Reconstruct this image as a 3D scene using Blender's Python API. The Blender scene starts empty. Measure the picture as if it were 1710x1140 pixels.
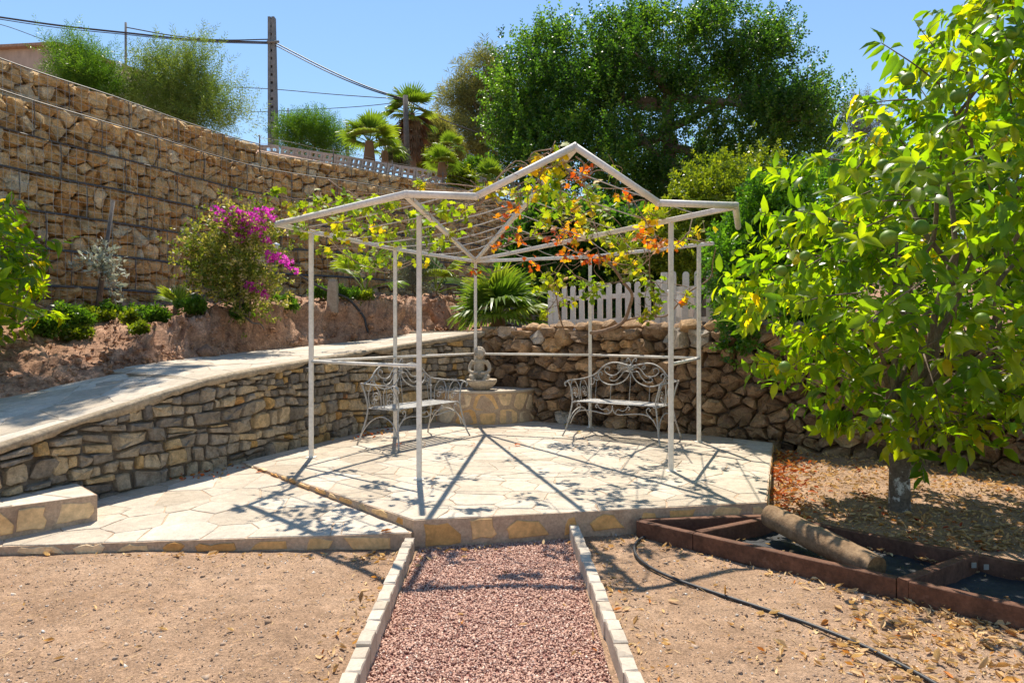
import bpy, math, random
import numpy as np
from mathutils import Vector, Matrix, noise

random.seed(11)
rng = np.random.default_rng(11)
PI = math.pi
scene = bpy.context.scene
COL = scene.collection

# ------------------------------------------------------------------ camera, sky, sun, exposure
FPX, HOR, CX, CAMZ = 1140.0, 559.0, 855.0, 1.40        # focal length / horizon in photo pixels, eye height
cam_d = bpy.data.cameras.new('camera')
cam_d.sensor_width = 36.0
cam_d.lens = 24.0
cam_d.shift_y = -(570 - HOR) / 1710.0
cam_d.clip_start = 0.05
cam_d.clip_end = 2000.0
cam = bpy.data.objects.new('camera', cam_d)
cam.location = (0, 0, CAMZ)
cam.rotation_euler = (PI / 2, 0, 0)
COL.objects.link(cam)
scene.camera = cam

SUN_EL = math.radians(62.0)
SUN_AZ = math.atan2(-0.155, 1.0)                        # from +Y, towards +X positive
SUN = Vector((math.sin(SUN_AZ) * math.cos(SUN_EL), math.cos(SUN_AZ) * math.cos(SUN_EL), math.sin(SUN_EL)))
world = bpy.data.worlds.new('World')
scene.world = world
world.use_nodes = True
wn = world.node_tree
sky = wn.nodes.new('ShaderNodeTexSky')
sky.sky_type = 'NISHITA'
sky.sun_disc = False
sky.sun_elevation = SUN_EL
sky.sun_rotation = SUN_AZ
sky.altitude = 200
sky.air_density = 1.5
sky.dust_density = 0.0
sky.ozone_density = 6.0
wn.links.new(sky.outputs[0], wn.nodes['Background'].inputs[0])
wn.nodes['Background'].inputs[1].default_value = 0.062
sl = bpy.data.lights.new('sun', 'SUN')
sl.energy = 2.9
sl.angle = math.radians(0.53)
sl.color = (1.0, 0.92, 0.79)
so = bpy.data.objects.new('sun', sl)
so.rotation_euler = SUN.to_track_quat('Z', 'Y').to_euler()
so.location = (0, 0, 20)
COL.objects.link(so)
scene.view_settings.view_transform = 'Standard'
scene.view_settings.look = 'None'
scene.view_settings.gamma = 1.0
scene.view_settings.exposure = 1.32
scene.render.engine = 'CYCLES'
scene.cycles.max_bounces = 8
scene.cycles.diffuse_bounces = 4
scene.cycles.transmission_bounces = 6
scene.cycles.transparent_max_bounces = 6

# ------------------------------------------------------------------ helpers
def px(x, y, d):                       # photo pixel + distance -> point
    return np.array([(x - CX) * d / FPX, d, CAMZ + (HOR - y) * d / FPX])
def gp(x, y, z):                       # photo pixel on the level z
    d = (CAMZ - z) * FPX / (y - HOR)
    return np.array([(x - CX) * d / FPX, d, z])
def topx(P):
    P = np.asarray(P)
    return CX + P[..., 0] * FPX / P[..., 1], HOR - (P[..., 2] - CAMZ) * FPX / P[..., 1]
def nz(a):
    a = np.asarray(a, float)
    return a / (np.linalg.norm(a, axis=-1, keepdims=True) + 1e-12)
def catmull(P, n=8):
    P = np.asarray(P, float)
    Q = np.vstack([2 * P[0] - P[1], P, 2 * P[-1] - P[-2]])
    out = []
    for i in range(1, len(Q) - 2):
        a, b, c, d = Q[i - 1], Q[i], Q[i + 1], Q[i + 2]
        for t in np.linspace(0, 1, n, endpoint=False):
            out.append(0.5 * (2 * b + (c - a) * t + (2 * a - 5 * b + 4 * c - d) * t * t + (3 * b - a - 3 * c + d) * t ** 3))
    out.append(P[-1])
    return np.array(out)
def sstep(a, b, x):
    t = np.clip((np.asarray(x, float) - a) / (b - a), 0, 1)
    return t * t * (3 - 2 * t)
def fbm(x, y, z=0.0, oct=3):
    v, a, f = 0.0, 1.0, 1.0
    for _ in range(oct):
        v += a * noise.noise((x * f, y * f, z * f)); a *= 0.5; f *= 2.1
    return v

WM = {}
def thing(name, label, cat, loc=(0, 0, 0), group=None, kind=None):
    o = bpy.data.objects.new(name, None)
    o.empty_display_size = 0.1
    o.location = loc
    COL.objects.link(o)
    WM[o.name] = Matrix.Translation(Vector(loc))
    return tag(o, label, cat, group, kind)
def tag(o, label=None, cat=None, group=None, kind=None):
    if label: o['label'] = label
    if cat: o['category'] = cat
    if group: o['group'] = group
    if kind: o['kind'] = kind
    return o
def place(name, me, parent=None, M=None, mat=None):
    o = bpy.data.objects.new(name, me)
    COL.objects.link(o)
    M = M or Matrix()
    if parent is not None:
        o.parent = parent
        o.matrix_parent_inverse = WM[parent.name].inverted()
    o.matrix_basis = M
    WM[o.name] = M
    if mat is not None and len(me.materials) == 0:
        me.materials.append(mat)
    return o
def settint(me, t, n):
    a = me.attributes.new('tint', 'FLOAT', 'POINT')
    if np.isscalar(t): t = np.full(n, t)
    a.data.foreach_set('value', np.ascontiguousarray(t, dtype=np.float32))
def npmesh(name, V, F, mat=None, tint=None, smooth=False):
    V = np.ascontiguousarray(V, dtype=np.float32); F = np.ascontiguousarray(F, dtype=np.int32)
    me = bpy.data.meshes.new(name)
    m, k = F.shape
    me.vertices.add(len(V)); me.vertices.foreach_set('co', V.ravel())
    me.loops.add(m * k); me.loops.foreach_set('vertex_index', F.ravel())
    me.polygons.add(m); me.polygons.foreach_set('loop_start', np.arange(0, m * k, k, dtype=np.int32))
    if smooth: me.polygons.foreach_set('use_smooth', np.ones(m, dtype=bool))
    if tint is not None: settint(me, tint, len(V))
    if mat: me.materials.append(mat)
    me.update(calc_edges=True)
    return me
class MB:
    def __init__(s): s.V = []; s.F = []; s.T = []; s.n = 0
    def add(s, V, F, t=0.5):
        V = np.asarray(V, float)
        s.V.append(V); s.F += [tuple(int(i) + s.n for i in f) for f in F]
        s.T.append(np.full(len(V), t) if np.isscalar(t) else np.asarray(t)); s.n += len(V); return s
    def tube(s, P, r, n=6, t=0.5, cap=True, flat=1.0):
        P = np.asarray(P, float); m = len(P)
        r = np.full(m, r) if np.isscalar(r) else np.interp(np.linspace(0, 1, m), np.linspace(0, 1, len(r)), r)
        T = nz(np.gradient(P, axis=0))
        ref = np.array([0, 0, 1.0]) if abs(T[0][2]) < 0.9 else np.array([1.0, 0, 0])
        u = nz(np.cross(ref, T[0])); V = []
        for i in range(m):
            u = u - T[i] * np.dot(u, T[i]); u = nz(u); w = np.cross(T[i], u)
            for k in range(n):
                a = 2 * PI * k / n
                V.append(P[i] + r[i] * (math.cos(a) * u + flat * math.sin(a) * w))
        F = [(i * n + k, i * n + (k + 1) % n, (i + 1) * n + (k + 1) % n, (i + 1) * n + k) for i in range(m - 1) for k in range(n)]
        if cap: F += [tuple(range(n))[::-1], tuple((m - 1) * n + k for k in range(n))]
        return s.add(V, F, t)
    def beam(s, a, b, w, h, up=(0, 0, 1), t=0.5, bev=0.0):
        a = np.asarray(a, float); b = np.asarray(b, float); d = nz(b - a)
        x = nz(np.cross(d, up)); z = np.cross(x, d)
        if bev > 0:
            q = [(-w/2+bev, -h/2), (w/2-bev, -h/2), (w/2, -h/2+bev), (w/2, h/2-bev), (w/2-bev, h/2), (-w/2+bev, h/2), (-w/2, h/2-bev), (-w/2, -h/2+bev)]
        else:
            q = [(-w/2, -h/2), (w/2, -h/2), (w/2, h/2), (-w/2, h/2)]
        n = len(q)
        V = [p + x * i + z * j for p in (a, b) for i, j in q]
        F = [(k, (k + 1) % n, n + (k + 1) % n, n + k) for k in range(n)] + [tuple(range(n))[::-1], tuple(range(n, 2 * n))]
        return s.add(V, F, t)
    def box(s, lo, hi, t=0.5):
        (x0, y0, z0), (x1, y1, z1) = lo, hi
        V = [(x, y, z) for z in (z0, z1) for y in (y0, y1) for x in (x0, x1)]
        return s.add(V, [(0, 2, 3, 1), (4, 5, 7, 6), (0, 1, 5, 4), (2, 6, 7, 3), (0, 4, 6, 2), (1, 3, 7, 5)], t)
    def lathe(s, prof, n=24, c=(0, 0, 0), t=0.5, flute=None):
        V = []; m = len(prof)
        for r, z in prof:
            for k in range(n):
                a = 2 * PI * k / n; rr = r * (1 + (flute(a, r, z) if flute else 0))
                V.append((c[0] + rr * math.cos(a), c[1] + rr * math.sin(a), c[2] + z))
        F = [(i * n + k, i * n + (k + 1) % n, (i + 1) * n + (k + 1) % n, (i + 1) * n + k) for i in range(m - 1) for k in range(n)]
        F += [tuple(range(n))[::-1], tuple((m - 1) * n + k for k in range(n))]
        return s.add(V, F, t)
    def mesh(s, name, mat=None, smooth=False):
        V = np.vstack(s.V); me = bpy.data.meshes.new(name)
        me.from_pydata(V.tolist(), [], s.F)
        settint(me, np.concatenate(s.T), len(V))
        if smooth: me.polygons.foreach_set('use_smooth', np.ones(len(me.polygons), dtype=bool))
        if mat: me.materials.append(mat)
        me.update()
        return me
    def build(s, name, mat, parent=None, smooth=False):
        return place(name, s.mesh(name, mat, smooth), parent)
def smooth_by_angle(me, deg=40):
    try: me.set_sharp_from_angle(angle=math.radians(deg))
    except Exception: pass

# ------------------------------------------------------------------ materials
def _nodes(name):
    m = bpy.data.materials.new(name); m.use_nodes = True
    nt = m.node_tree; nt.nodes.clear()
    out = nt.nodes.new('ShaderNodeOutputMaterial')
    return m, nt, out
def _ramp(nt, stops, fac, mode='LINEAR'):
    r = nt.nodes.new('ShaderNodeValToRGB'); e = r.color_ramp.elements; r.color_ramp.interpolation = mode
    while len(e) < len(stops): e.new(0.5)
    for k, (p, c) in enumerate(stops):
        e[k].position = p; e[k].color = (c[0], c[1], c[2], 1)
    nt.links.new(fac, r.inputs[0]); return r.outputs[0]
def _noise(nt, scale, detail=5, rough=0.6, vec=None, stretch=None):
    n = nt.nodes.new('ShaderNodeTexNoise'); n.inputs['Scale'].default_value = scale
    n.inputs['Detail'].default_value = detail; n.inputs['Roughness'].default_value = rough
    if vec is None: vec = nt.nodes.new('ShaderNodeNewGeometry').outputs['Position']
    if stretch:
        mp = nt.nodes.new('ShaderNodeMapping'); mp.inputs['Scale'].default_value = stretch
        nt.links.new(vec, mp.inputs[0]); vec = mp.outputs[0]
    nt.links.new(vec, n.inputs['Vector']); return n.outputs['Fac']
def _mix(nt, a, b, fac, blend='MIX'):
    m = nt.nodes.new('ShaderNodeMix'); m.data_type = 'RGBA'; m.blend_type = blend
    for sock, v in ((m.inputs[0], fac), (m.inputs[6], a), (m.inputs[7], b)):
        if isinstance(v, (int, float)): sock.default_value = v
        elif isinstance(v, tuple): sock.default_value = (v[0], v[1], v[2], 1)
        else: nt.links.new(v, sock)
    return m.outputs[2]
def _attr(nt, name='tint'):
    a = nt.nodes.new('ShaderNodeAttribute'); a.attribute_name = name; return a.outputs['Fac']
def _bump(nt, h, strength, dist, prev=None):
    b = nt.nodes.new('ShaderNodeBump'); b.inputs['Strength'].default_value = strength; b.inputs['Distance'].default_value = dist
    nt.links.new(h, b.inputs['Height'])
    if prev: nt.links.new(prev, b.inputs['Normal'])
    return b.outputs[0]
def surf(name, stops, src='tint', var=((6, 0.35), (40, 0.35)), stain=None, rough=0.9, bumps=((30, 0.4, 0.02),), spec=0.2, metal=0.0, stretch=None):
    """stops: albedo ramp over the per-piece tint; var: (noise scale, amount) brightness variation; stain: (scale, colour, from, to)"""
    m, nt, out = _nodes(name)
    p = nt.nodes.new('ShaderNodeBsdfPrincipled'); nt.links.new(p.outputs[0], out.inputs[0])
    if src == 'tint': f = _attr(nt)
    elif src == 'rand': f = nt.nodes.new('ShaderNodeObjectInfo').outputs['Random']
    else: f = _noise(nt, src, 4, 0.65, stretch=stretch)
    c = _ramp(nt, stops, f)
    for sc, am in var:
        v = _ramp(nt, [(0.3, (1 - am,) * 3), (0.7, (1 + am,) * 3)], _noise(nt, sc, 6, 0.65, stretch=stretch))
        c = _mix(nt, c, v, 1.0, 'MULTIPLY')
    if stain:
        for sc, col, a, b in stain:
            fa = _ramp(nt, [(a, (0, 0, 0)), (b, (1, 1, 1))], _noise(nt, sc, 6, 0.7))
            c = _mix(nt, c, col, fa)
    nt.links.new(c, p.inputs['Base Color'])
    p.inputs['Roughness'].default_value = rough; p.inputs['Metallic'].default_value = metal
    p.inputs['Specular IOR Level'].default_value = spec
    nrm = None
    for sc, st, di in bumps:
        nrm = _bump(nt, _noise(nt, sc, 8, 0.7, stretch=stretch), st, di, nrm)
    if nrm: nt.links.new(nrm, p.inputs['Normal'])
    return m
def leafm(name, stops, trans=0.45, tcol=(1.5, 1.45, 0.5), rough=0.42, spec=0.35, var=0.25):
    m, nt, out = _nodes(name)
    p = nt.nodes.new('ShaderNodeBsdfPrincipled')
    c = _ramp(nt, stops, _attr(nt))
    v = _ramp(nt, [(0.3, (1 - var,) * 3), (0.7, (1 + var,) * 3)], _noise(nt, 9, 3))
    c = _mix(nt, c, v, 1.0, 'MULTIPLY')
    nt.links.new(c, p.inputs['Base Color'])
    p.inputs['Roughness'].default_value = rough; p.inputs['Specular IOR Level'].default_value = spec
    tr = nt.nodes.new('ShaderNodeBsdfTranslucent')
    nt.links.new(_mix(nt, c, tcol, 1.0, 'MULTIPLY'), tr.inputs[0])
    mx = nt.nodes.new('ShaderNodeMixShader'); mx.inputs[0].default_value = trans
    nt.links.new(p.outputs[0], mx.inputs[1]); nt.links.new(tr.outputs[0], mx.inputs[2])
    nt.links.new(mx.outputs[0], out.inputs[0])
    return m

M = {}
M['soil'] = surf('soil', [(0.25, (0.245, 0.15, 0.09)), (0.5, (0.35, 0.225, 0.142)), (0.75, (0.42, 0.285, 0.19))], src=1.6,
                 var=((3, 0.14), (14, 0.22), (70, 0.4), (200, 0.5)), bumps=((25, 0.5, 0.02), (90, 0.7, 0.010), (260, 0.5, 0.004)))
M['bank_soil'] = surf('bank_soil', [(0.25, (0.32, 0.16, 0.09)), (0.5, (0.48, 0.275, 0.17)), (0.75, (0.60, 0.38, 0.25))], src=2.5,
                 var=((10, 0.3), (45, 0.4), (160, 0.3)), bumps=((9, 0.7, 0.08), (40, 0.8, 0.03)))
M['clod'] = surf('clod', [(0.0, (0.20, 0.13, 0.085)), (0.45, (0.38, 0.26, 0.18)), (0.8, (0.48, 0.37, 0.28)), (1.0, (0.70, 0.64, 0.56))], var=((60, 0.3),), bumps=())
M['gravel'] = surf('gravel', [(0.0, (0.23, 0.115, 0.085)), (0.4, (0.51, 0.30, 0.225)), (0.8, (0.66, 0.44, 0.34)), (1.0, (0.78, 0.63, 0.52))], var=((80, 0.3),), bumps=())
M['gravel_bed'] = surf('gravel_bed', [(0.3, (0.24, 0.11, 0.09)), (0.7, (0.46, 0.24, 0.20))], src=90, var=((40, 0.3),), bumps=((120, 0.8, 0.01),))
M['paving'] = surf('paving', [(0.0, (0.44, 0.365, 0.275)), (0.5, (0.52, 0.445, 0.35)), (1.0, (0.58, 0.51, 0.415))], var=((2.2, 0.14), (16, 0.18), (90, 0.16)),
                   stain=((4, (0.42, 0.33, 0.235), 0.57, 0.80), (13, (0.40, 0.32, 0.24), 0.62, 0.78), (1.3, (0.50, 0.42, 0.33), 0.55, 0.8)), rough=0.75, bumps=((10, 0.45, 0.03), (70, 0.4, 0.008)))
M['mortar'] = surf('mortar', [(0.3, (0.36, 0.295, 0.22)), (0.7, (0.48, 0.40, 0.31))], src=12, var=((60, 0.25),), bumps=((60, 0.5, 0.01),))
M['facing'] = surf('facing', [(0.0, (0.60, 0.30, 0.09)), (0.4, (0.72, 0.43, 0.175)), (0.75, (0.78, 0.54, 0.29)), (1.0, (0.80, 0.64, 0.44))], var=((5, 0.25), (30, 0.2)),
                   stain=((9, (0.34, 0.19, 0.07), 0.58, 0.85),), rough=0.8, bumps=((20, 0.35, 0.02), (100, 0.3, 0.005)))
M['facing_mortar'] = surf('facing_mortar', [(0.3, (0.44, 0.30, 0.20)), (0.7, (0.58, 0.43, 0.30))], src=7, var=((50, 0.25),),
                   stain=((3, (0.2, 0.14, 0.1), 0.58, 0.8),), bumps=((50, 0.5, 0.012),))
M['grey_stone'] = surf('grey_stone', [(0.0, (0.23, 0.20, 0.165)), (0.35, (0.42, 0.35, 0.265)), (0.68, (0.58, 0.465, 0.31)), (0.88, (0.65, 0.47, 0.25)), (0.95, (0.62, 0.39, 0.15)), (0.98, (0.60, 0.36, 0.12)), (1.0, (0.46, 0.22, 0.10))],
                   var=((4, 0.22), (22, 0.35), (90, 0.2)), stain=((7, (0.56, 0.50, 0.41), 0.62, 0.84), (4, (0.52, 0.38, 0.21), 0.62, 0.80), (11, (0.13, 0.115, 0.10), 0.62, 0.78)), bumps=((12, 0.9, 0.06), (55, 0.8, 0.018)))
M['grey_mortar'] = surf('grey_mortar', [(0.3, (0.15, 0.12, 0.09)), (0.7, (0.29, 0.235, 0.175))], src=8, var=((50, 0.3),), bumps=((30, 0.7, 0.03),))
M['coping'] = surf('coping', [(0.3, (0.33, 0.255, 0.17)), (0.7, (0.48, 0.385, 0.27))], src=5, var=((30, 0.3),), bumps=((14, 0.7, 0.04), (70, 0.6, 0.012)))
M['brown_stone'] = surf('brown_stone', [(0.0, (0.18, 0.12, 0.075)), (0.4, (0.36, 0.235, 0.145)), (0.75, (0.49, 0.33, 0.20)), (0.92, (0.64, 0.40, 0.20)), (1.0, (0.58, 0.50, 0.41))],
                   var=((4, 0.3), (18, 0.45), (80, 0.25)), stain=((9, (0.10, 0.08, 0.065), 0.53, 0.72), (6, (0.50, 0.44, 0.37), 0.66, 0.8)), bumps=((8, 0.8, 0.07), (35, 0.8, 0.025)))
M['dark_earth'] = surf('dark_earth', [(0.3, (0.09, 0.062, 0.04)), (0.7, (0.2, 0.14, 0.095))], src=14, var=((50, 0.3),), bumps=((25, 0.8, 0.04),))
M['gabion_stone'] = surf('gabion_stone', [(0.0, (0.58, 0.31, 0.11)), (0.4, (0.78, 0.485, 0.205)), (0.75, (0.85, 0.58, 0.285)), (1.0, (0.88, 0.70, 0.45))],
                   var=((2.5, 0.25), (12, 0.35), (55, 0.25)), stain=((6, (0.80, 0.60, 0.33), 0.60, 0.82), (4, (0.40, 0.20, 0.06), 0.62, 0.8)), bumps=((5, 0.9, 0.10), (22, 0.9, 0.04)))
M['gabion_core'] = surf('gabion_core', [(0.3, (0.16, 0.095, 0.045)), (0.7, (0.34, 0.21, 0.10))], src=5, var=((20, 0.3),), bumps=((12, 0.8, 0.08),))
M['wire_dark'] = surf('wire_dark', [(0, (0.10, 0.095, 0.09)), (1, (0.16, 0.15, 0.14))], var=(), bumps=(), rough=0.6, metal=0.3)
M['wire'] = surf('wire', [(0, (0.34, 0.32, 0.29)), (1, (0.46, 0.44, 0.40))], var=(), bumps=(), rough=0.45, metal=0.6)
M['paint'] = surf('paint', [(0.3, (0.72, 0.66, 0.57)), (0.7, (0.84, 0.79, 0.71))], src=6, var=((35, 0.12),), stain=((16, (0.40, 0.29, 0.19), 0.60, 0.80), (60, (0.30, 0.17, 0.09), 0.68, 0.78)), rough=0.55, bumps=((60, 0.15, 0.004),), spec=0.4)
M['rope'] = surf('rope', [(0.3, (0.52, 0.47, 0.42)), (0.7, (0.68, 0.63, 0.58))], src=20, var=(), bumps=(), rough=0.7)
M['iron'] = surf('iron', [(0.3, (0.32, 0.31, 0.29)), (0.7, (0.54, 0.52, 0.49))], src=14, var=((60, 0.3),), stain=((22, (0.16, 0.13, 0.11), 0.6, 0.8),), rough=0.55, bumps=((90, 0.3, 0.004),), spec=0.4, metal=0.15)
M['statue'] = surf('statue', [(0.3, (0.40, 0.33, 0.245)), (0.7, (0.58, 0.49, 0.375))], src=14, var=((60, 0.25),), stain=((11, (0.2, 0.165, 0.125), 0.56, 0.78),), bumps=((70, 0.5, 0.008),))
M['timber'] = surf('timber', [(0.3, (0.095, 0.044, 0.026)), (0.7, (0.19, 0.088, 0.052))], src=9, var=((40, 0.3),), stain=((5, (0.27, 0.17, 0.12), 0.62, 0.85),), rough=0.7, bumps=((60, 0.35, 0.01),), spec=0.25)
M['fabric'] = surf('fabric', [(0.3, (0.018, 0.020, 0.024)), (0.7, (0.045, 0.047, 0.052))], src=6, var=((60, 0.3),), stain=((4, (0.16, 0.12, 0.09), 0.62, 0.78),), rough=0.65, bumps=((7, 0.5, 0.03), (200, 0.3, 0.003)), spec=0.35)
M['log'] = surf('log', [(0.3, (0.18, 0.11, 0.06)), (0.7, (0.36, 0.24, 0.14))], src=14, stretch=(1, 1, 1), var=((60, 0.25),), stain=((4, (0.22, 0.16, 0.11), 0.6, 0.8),), bumps=((40, 0.5, 0.01),))
M['log_end'] = surf('log_end', [(0.3, (0.13, 0.07, 0.03)), (0.7, (0.28, 0.16, 0.07))], src=26, var=((60, 0.3),), bumps=((50, 0.6, 0.01),))
M['rubber'] = surf('rubber', [(0, (0.03, 0.031, 0.034)), (1, (0.05, 0.05, 0.054))], var=((30, 0.3),), bumps=(), rough=0.5, spec=0.4)
M['border'] = surf('border', [(0.0, (0.46, 0.385, 0.30)), (1.0, (0.58, 0.50, 0.405))], var=((12, 0.12), (70, 0.14)), stain=((14, (0.42, 0.32, 0.24), 0.64, 0.82),), bumps=((80, 0.35, 0.006),))
M['bark'] = surf('bark', [(0.3, (0.14, 0.105, 0.08)), (0.7, (0.27, 0.21, 0.16))], src=14, var=((60, 0.35),), bumps=((30, 0.7, 0.02),), stretch=(1, 1, 0.3))
M['bark_white'] = surf('bark_white', [(0.3, (0.11, 0.085, 0.065)), (0.7, (0.21, 0.17, 0.135))], src=14, var=((60, 0.35),), stain=((9, (0.62, 0.60, 0.56), 0.53, 0.60),), bumps=((30, 0.7, 0.02),))
M['vine_wood'] = surf('vine_wood', [(0.3, (0.20, 0.125, 0.085)), (0.7, (0.37, 0.26, 0.185))], src=20, var=((60, 0.3),), bumps=((60, 0.5, 0.006),))
M['white_wood'] = surf('white_wood', [(0.3, (0.74, 0.69, 0.61)), (0.7, (0.85, 0.81, 0.74))], src=7, var=((40, 0.12),), stain=((13, (0.34, 0.27, 0.20), 0.66, 0.84),), rough=0.7, bumps=((60, 0.3, 0.004),))
M['concrete'] = surf('concrete', [(0.3, (0.30, 0.275, 0.25)), (0.7, (0.44, 0.41, 0.37))], src=4, var=((20, 0.2),), bumps=((40, 0.4, 0.01),))
M['pole_conc'] = surf('pole_conc', [(0.3, (0.15, 0.165, 0.175)), (0.7, (0.23, 0.245, 0.255))], src=2, var=((9, 0.2),), bumps=())
M['post_conc'] = surf('post_conc', [(0.3, (0.34, 0.265, 0.20)), (0.7, (0.50, 0.41, 0.32))], src=9, var=((40, 0.2),), bumps=((50, 0.4, 0.01),))
M['breeze'] = surf('breeze', [(0.3, (0.38, 0.33, 0.285)), (0.7, (0.52, 0.46, 0.41))], src=2, var=((9, 0.15),), bumps=())
M['house'] = surf('house', [(0.3, (0.33, 0.28, 0.24)), (0.7, (0.45, 0.385, 0.33))], src=0.7, var=((3, 0.15),), stain=((0.9, (0.24, 0.21, 0.19), 0.6, 0.8),), bumps=((20, 0.3, 0.02),), stretch=(1, 1, 0.3))
M['tile'] = surf('tile', [(0.3, (0.27, 0.19, 0.14)), (0.7, (0.38, 0.27, 0.20))], src=3, var=((12, 0.25),), bumps=())
M['stake'] = surf('stake', [(0.3, (0.10, 0.088, 0.08)), (0.7, (0.19, 0.17, 0.155))], src=9, var=((40, 0.3),), bumps=((50, 0.5, 0.008),))
M['white_plastic'] = surf('white_plastic', [(0.3, (0.60, 0.66, 0.70)), (0.7, (0.72, 0.77, 0.80))], src=4, var=(), bumps=(), rough=0.45, spec=0.4)
M['citrus'] = leafm('citrus', [(0.0, (0.055, 0.125, 0.012)), (0.35, (0.125, 0.215, 0.014)), (0.7, (0.235, 0.29, 0.016)), (0.92, (0.36, 0.33, 0.02)), (1.0, (0.52, 0.34, 0.02))], trans=0.64, tcol=(2.55, 2.55, 0.4), rough=0.3, spec=0.5)
M['vine_leaf'] = leafm('vine_leaf', [(0.0, (0.06, 0.14, 0.012)), (0.35, (0.15, 0.26, 0.016)), (0.55, (0.30, 0.35, 0.02)), (0.68, (0.58, 0.44, 0.02)), (0.8, (0.60, 0.20, 0.02)), (0.9, (0.50, 0.075, 0.015)), (1.0, (0.24, 0.05, 0.02))], trans=0.6, tcol=(1.65, 1.6, 0.5), rough=0.5)
M['carob'] = leafm('carob', [(0.0, (0.022, 0.055, 0.012)), (0.5, (0.058, 0.13, 0.022)), (1.0, (0.16, 0.25, 0.036))], trans=0.5, tcol=(1.9, 2.1, 0.55), rough=0.38, spec=0.4)
M['pine'] = leafm('pine', [(0.0, (0.10, 0.115, 0.045)), (0.5, (0.185, 0.20, 0.075)), (1.0, (0.33, 0.31, 0.08))], trans=0.42, tcol=(1.4, 1.4, 0.7), rough=0.6, spec=0.2)
M['feather'] = leafm('feather', [(0.0, (0.09, 0.15, 0.035)), (0.5, (0.17, 0.25, 0.05)), (1.0, (0.30, 0.36, 0.09))], trans=0.4, tcol=(1.5, 1.5, 0.6), rough=0.5)
M['bushy'] = leafm('bushy', [(0.0, (0.045, 0.11, 0.014)), (0.5, (0.095, 0.195, 0.022)), (1.0, (0.19, 0.30, 0.035))], trans=0.48, tcol=(1.5, 1.55, 0.5), rough=0.4)
M['lemon'] = leafm('lemon', [(0.0, (0.08, 0.13, 0.012)), (0.5, (0.17, 0.235, 0.018)), (1.0, (0.30, 0.34, 0.03))], trans=0.52, tcol=(1.7, 1.6, 0.5), rough=0.35, spec=0.45)
M['hedge'] = leafm('hedge', [(0.0, (0.04, 0.11, 0.012)), (0.5, (0.085, 0.20, 0.018)), (1.0, (0.17, 0.31, 0.03))], trans=0.5, tcol=(1.5, 1.6, 0.5), rough=0.28, spec=0.55)
M['olive'] = leafm('olive', [(0.0, (0.10, 0.11, 0.075)), (0.5, (0.18, 0.19, 0.135)), (1.0, (0.30, 0.31, 0.25))], trans=0.25, tcol=(1.3, 1.3, 0.9), rough=0.5)
M['palm'] = leafm('palm', [(0.0, (0.055, 0.12, 0.016)), (0.5, (0.12, 0.21, 0.025)), (1.0, (0.24, 0.30, 0.04))], trans=0.48, tcol=(1.6, 1.5, 0.5), rough=0.38, spec=0.4)
M['dead_palm'] = surf('dead_palm', [(0.0, (0.15, 0.09, 0.055)), (1.0, (0.30, 0.19, 0.12))], var=((3, 0.2),), bumps=())
M['bougain'] = leafm('bougain', [(0.0, (0.07, 0.12, 0.018)), (0.5, (0.17, 0.21, 0.03)), (0.8, (0.34, 0.31, 0.09)), (1.0, (0.52, 0.42, 0.25))], trans=0.5, tcol=(1.5, 1.5, 0.6), rough=0.45)
M['magenta'] = leafm('magenta', [(0.0, (0.50, 0.03, 0.36)), (0.5, (0.68, 0.07, 0.50)), (1.0, (0.76, 0.26, 0.60))], trans=0.5, tcol=(1.3, 1.1, 1.3), rough=0.6, spec=0.1)
M['silver'] = leafm('silver', [(0.0, (0.26, 0.30, 0.24)), (0.5, (0.42, 0.46, 0.38)), (1.0, (0.60, 0.62, 0.54))], trans=0.25, tcol=(1.2, 1.2, 1.0), rough=0.6)
M['fruit'] = surf('fruit', [(0.0, (0.07, 0.16, 0.012)), (1.0, (0.15, 0.25, 0.018))], src='rand', var=((30, 0.2),), bumps=((160, 0.4, 0.003),), rough=0.5, spec=0.3)
M['litter'] = leafm('litter', [(0.0, (0.26, 0.15, 0.075)), (0.35, (0.52, 0.33, 0.16)), (0.65, (0.74, 0.54, 0.29)), (0.8, (0.62, 0.33, 0.08)), (0.9, (0.52, 0.14, 0.035)), (1.0, (0.36, 0.07, 0.03))], trans=0.2, tcol=(1.3, 1.2, 0.8), rough=0.7, spec=0.15)

# ------------------------------------------------------------------ stone laying: paths, seeds, cells, stone meshes
class Path:
    """a wall or kerb line in plan, smoothed; keys carries per-point values (e.g. z of the top)"""
    def __init__(s, pts, n=10, **keys):
        P = catmull(np.array(pts, float), n) if n > 1 else np.array(pts, float)
        s.P = P; d = np.linalg.norm(np.diff(P, axis=0), axis=1); s.s = np.concatenate([[0], np.cumsum(d)]); s.L = s.s[-1]
        T = nz(np.gradient(P, axis=0)); s.N = np.stack([T[:, 1], -T[:, 0]], 1); s.T = T
        s.K = {k: (catmull(np.array(v, float)[:, None], n)[:, 0] if n > 1 else np.array(v, float)) for k, v in keys.items()}
    def at(s, u): return np.stack([np.interp(u, s.s, s.P[:, 0]), np.interp(u, s.s, s.P[:, 1])], -1)
    def nrm(s, u): return nz(np.stack([np.interp(u, s.s, s.N[:, 0]), np.interp(u, s.s, s.N[:, 1])], -1))
    def key(s, k, u): return np.interp(u, s.s, s.K[k])
    def map(s, u, t, d):
        u = np.asarray(u, float); xy = s.at(u) + s.nrm(u) * np.asarray(d)[..., None]
        return np.concatenate([xy, np.broadcast_to(np.asarray(t, float)[..., None], xy.shape[:-1] + (1,))], -1)
    def near(s, x, y): i = np.argmin((s.P[:, 0] - x) ** 2 + (s.P[:, 1] - y) ** 2); return s.s[i]

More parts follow.
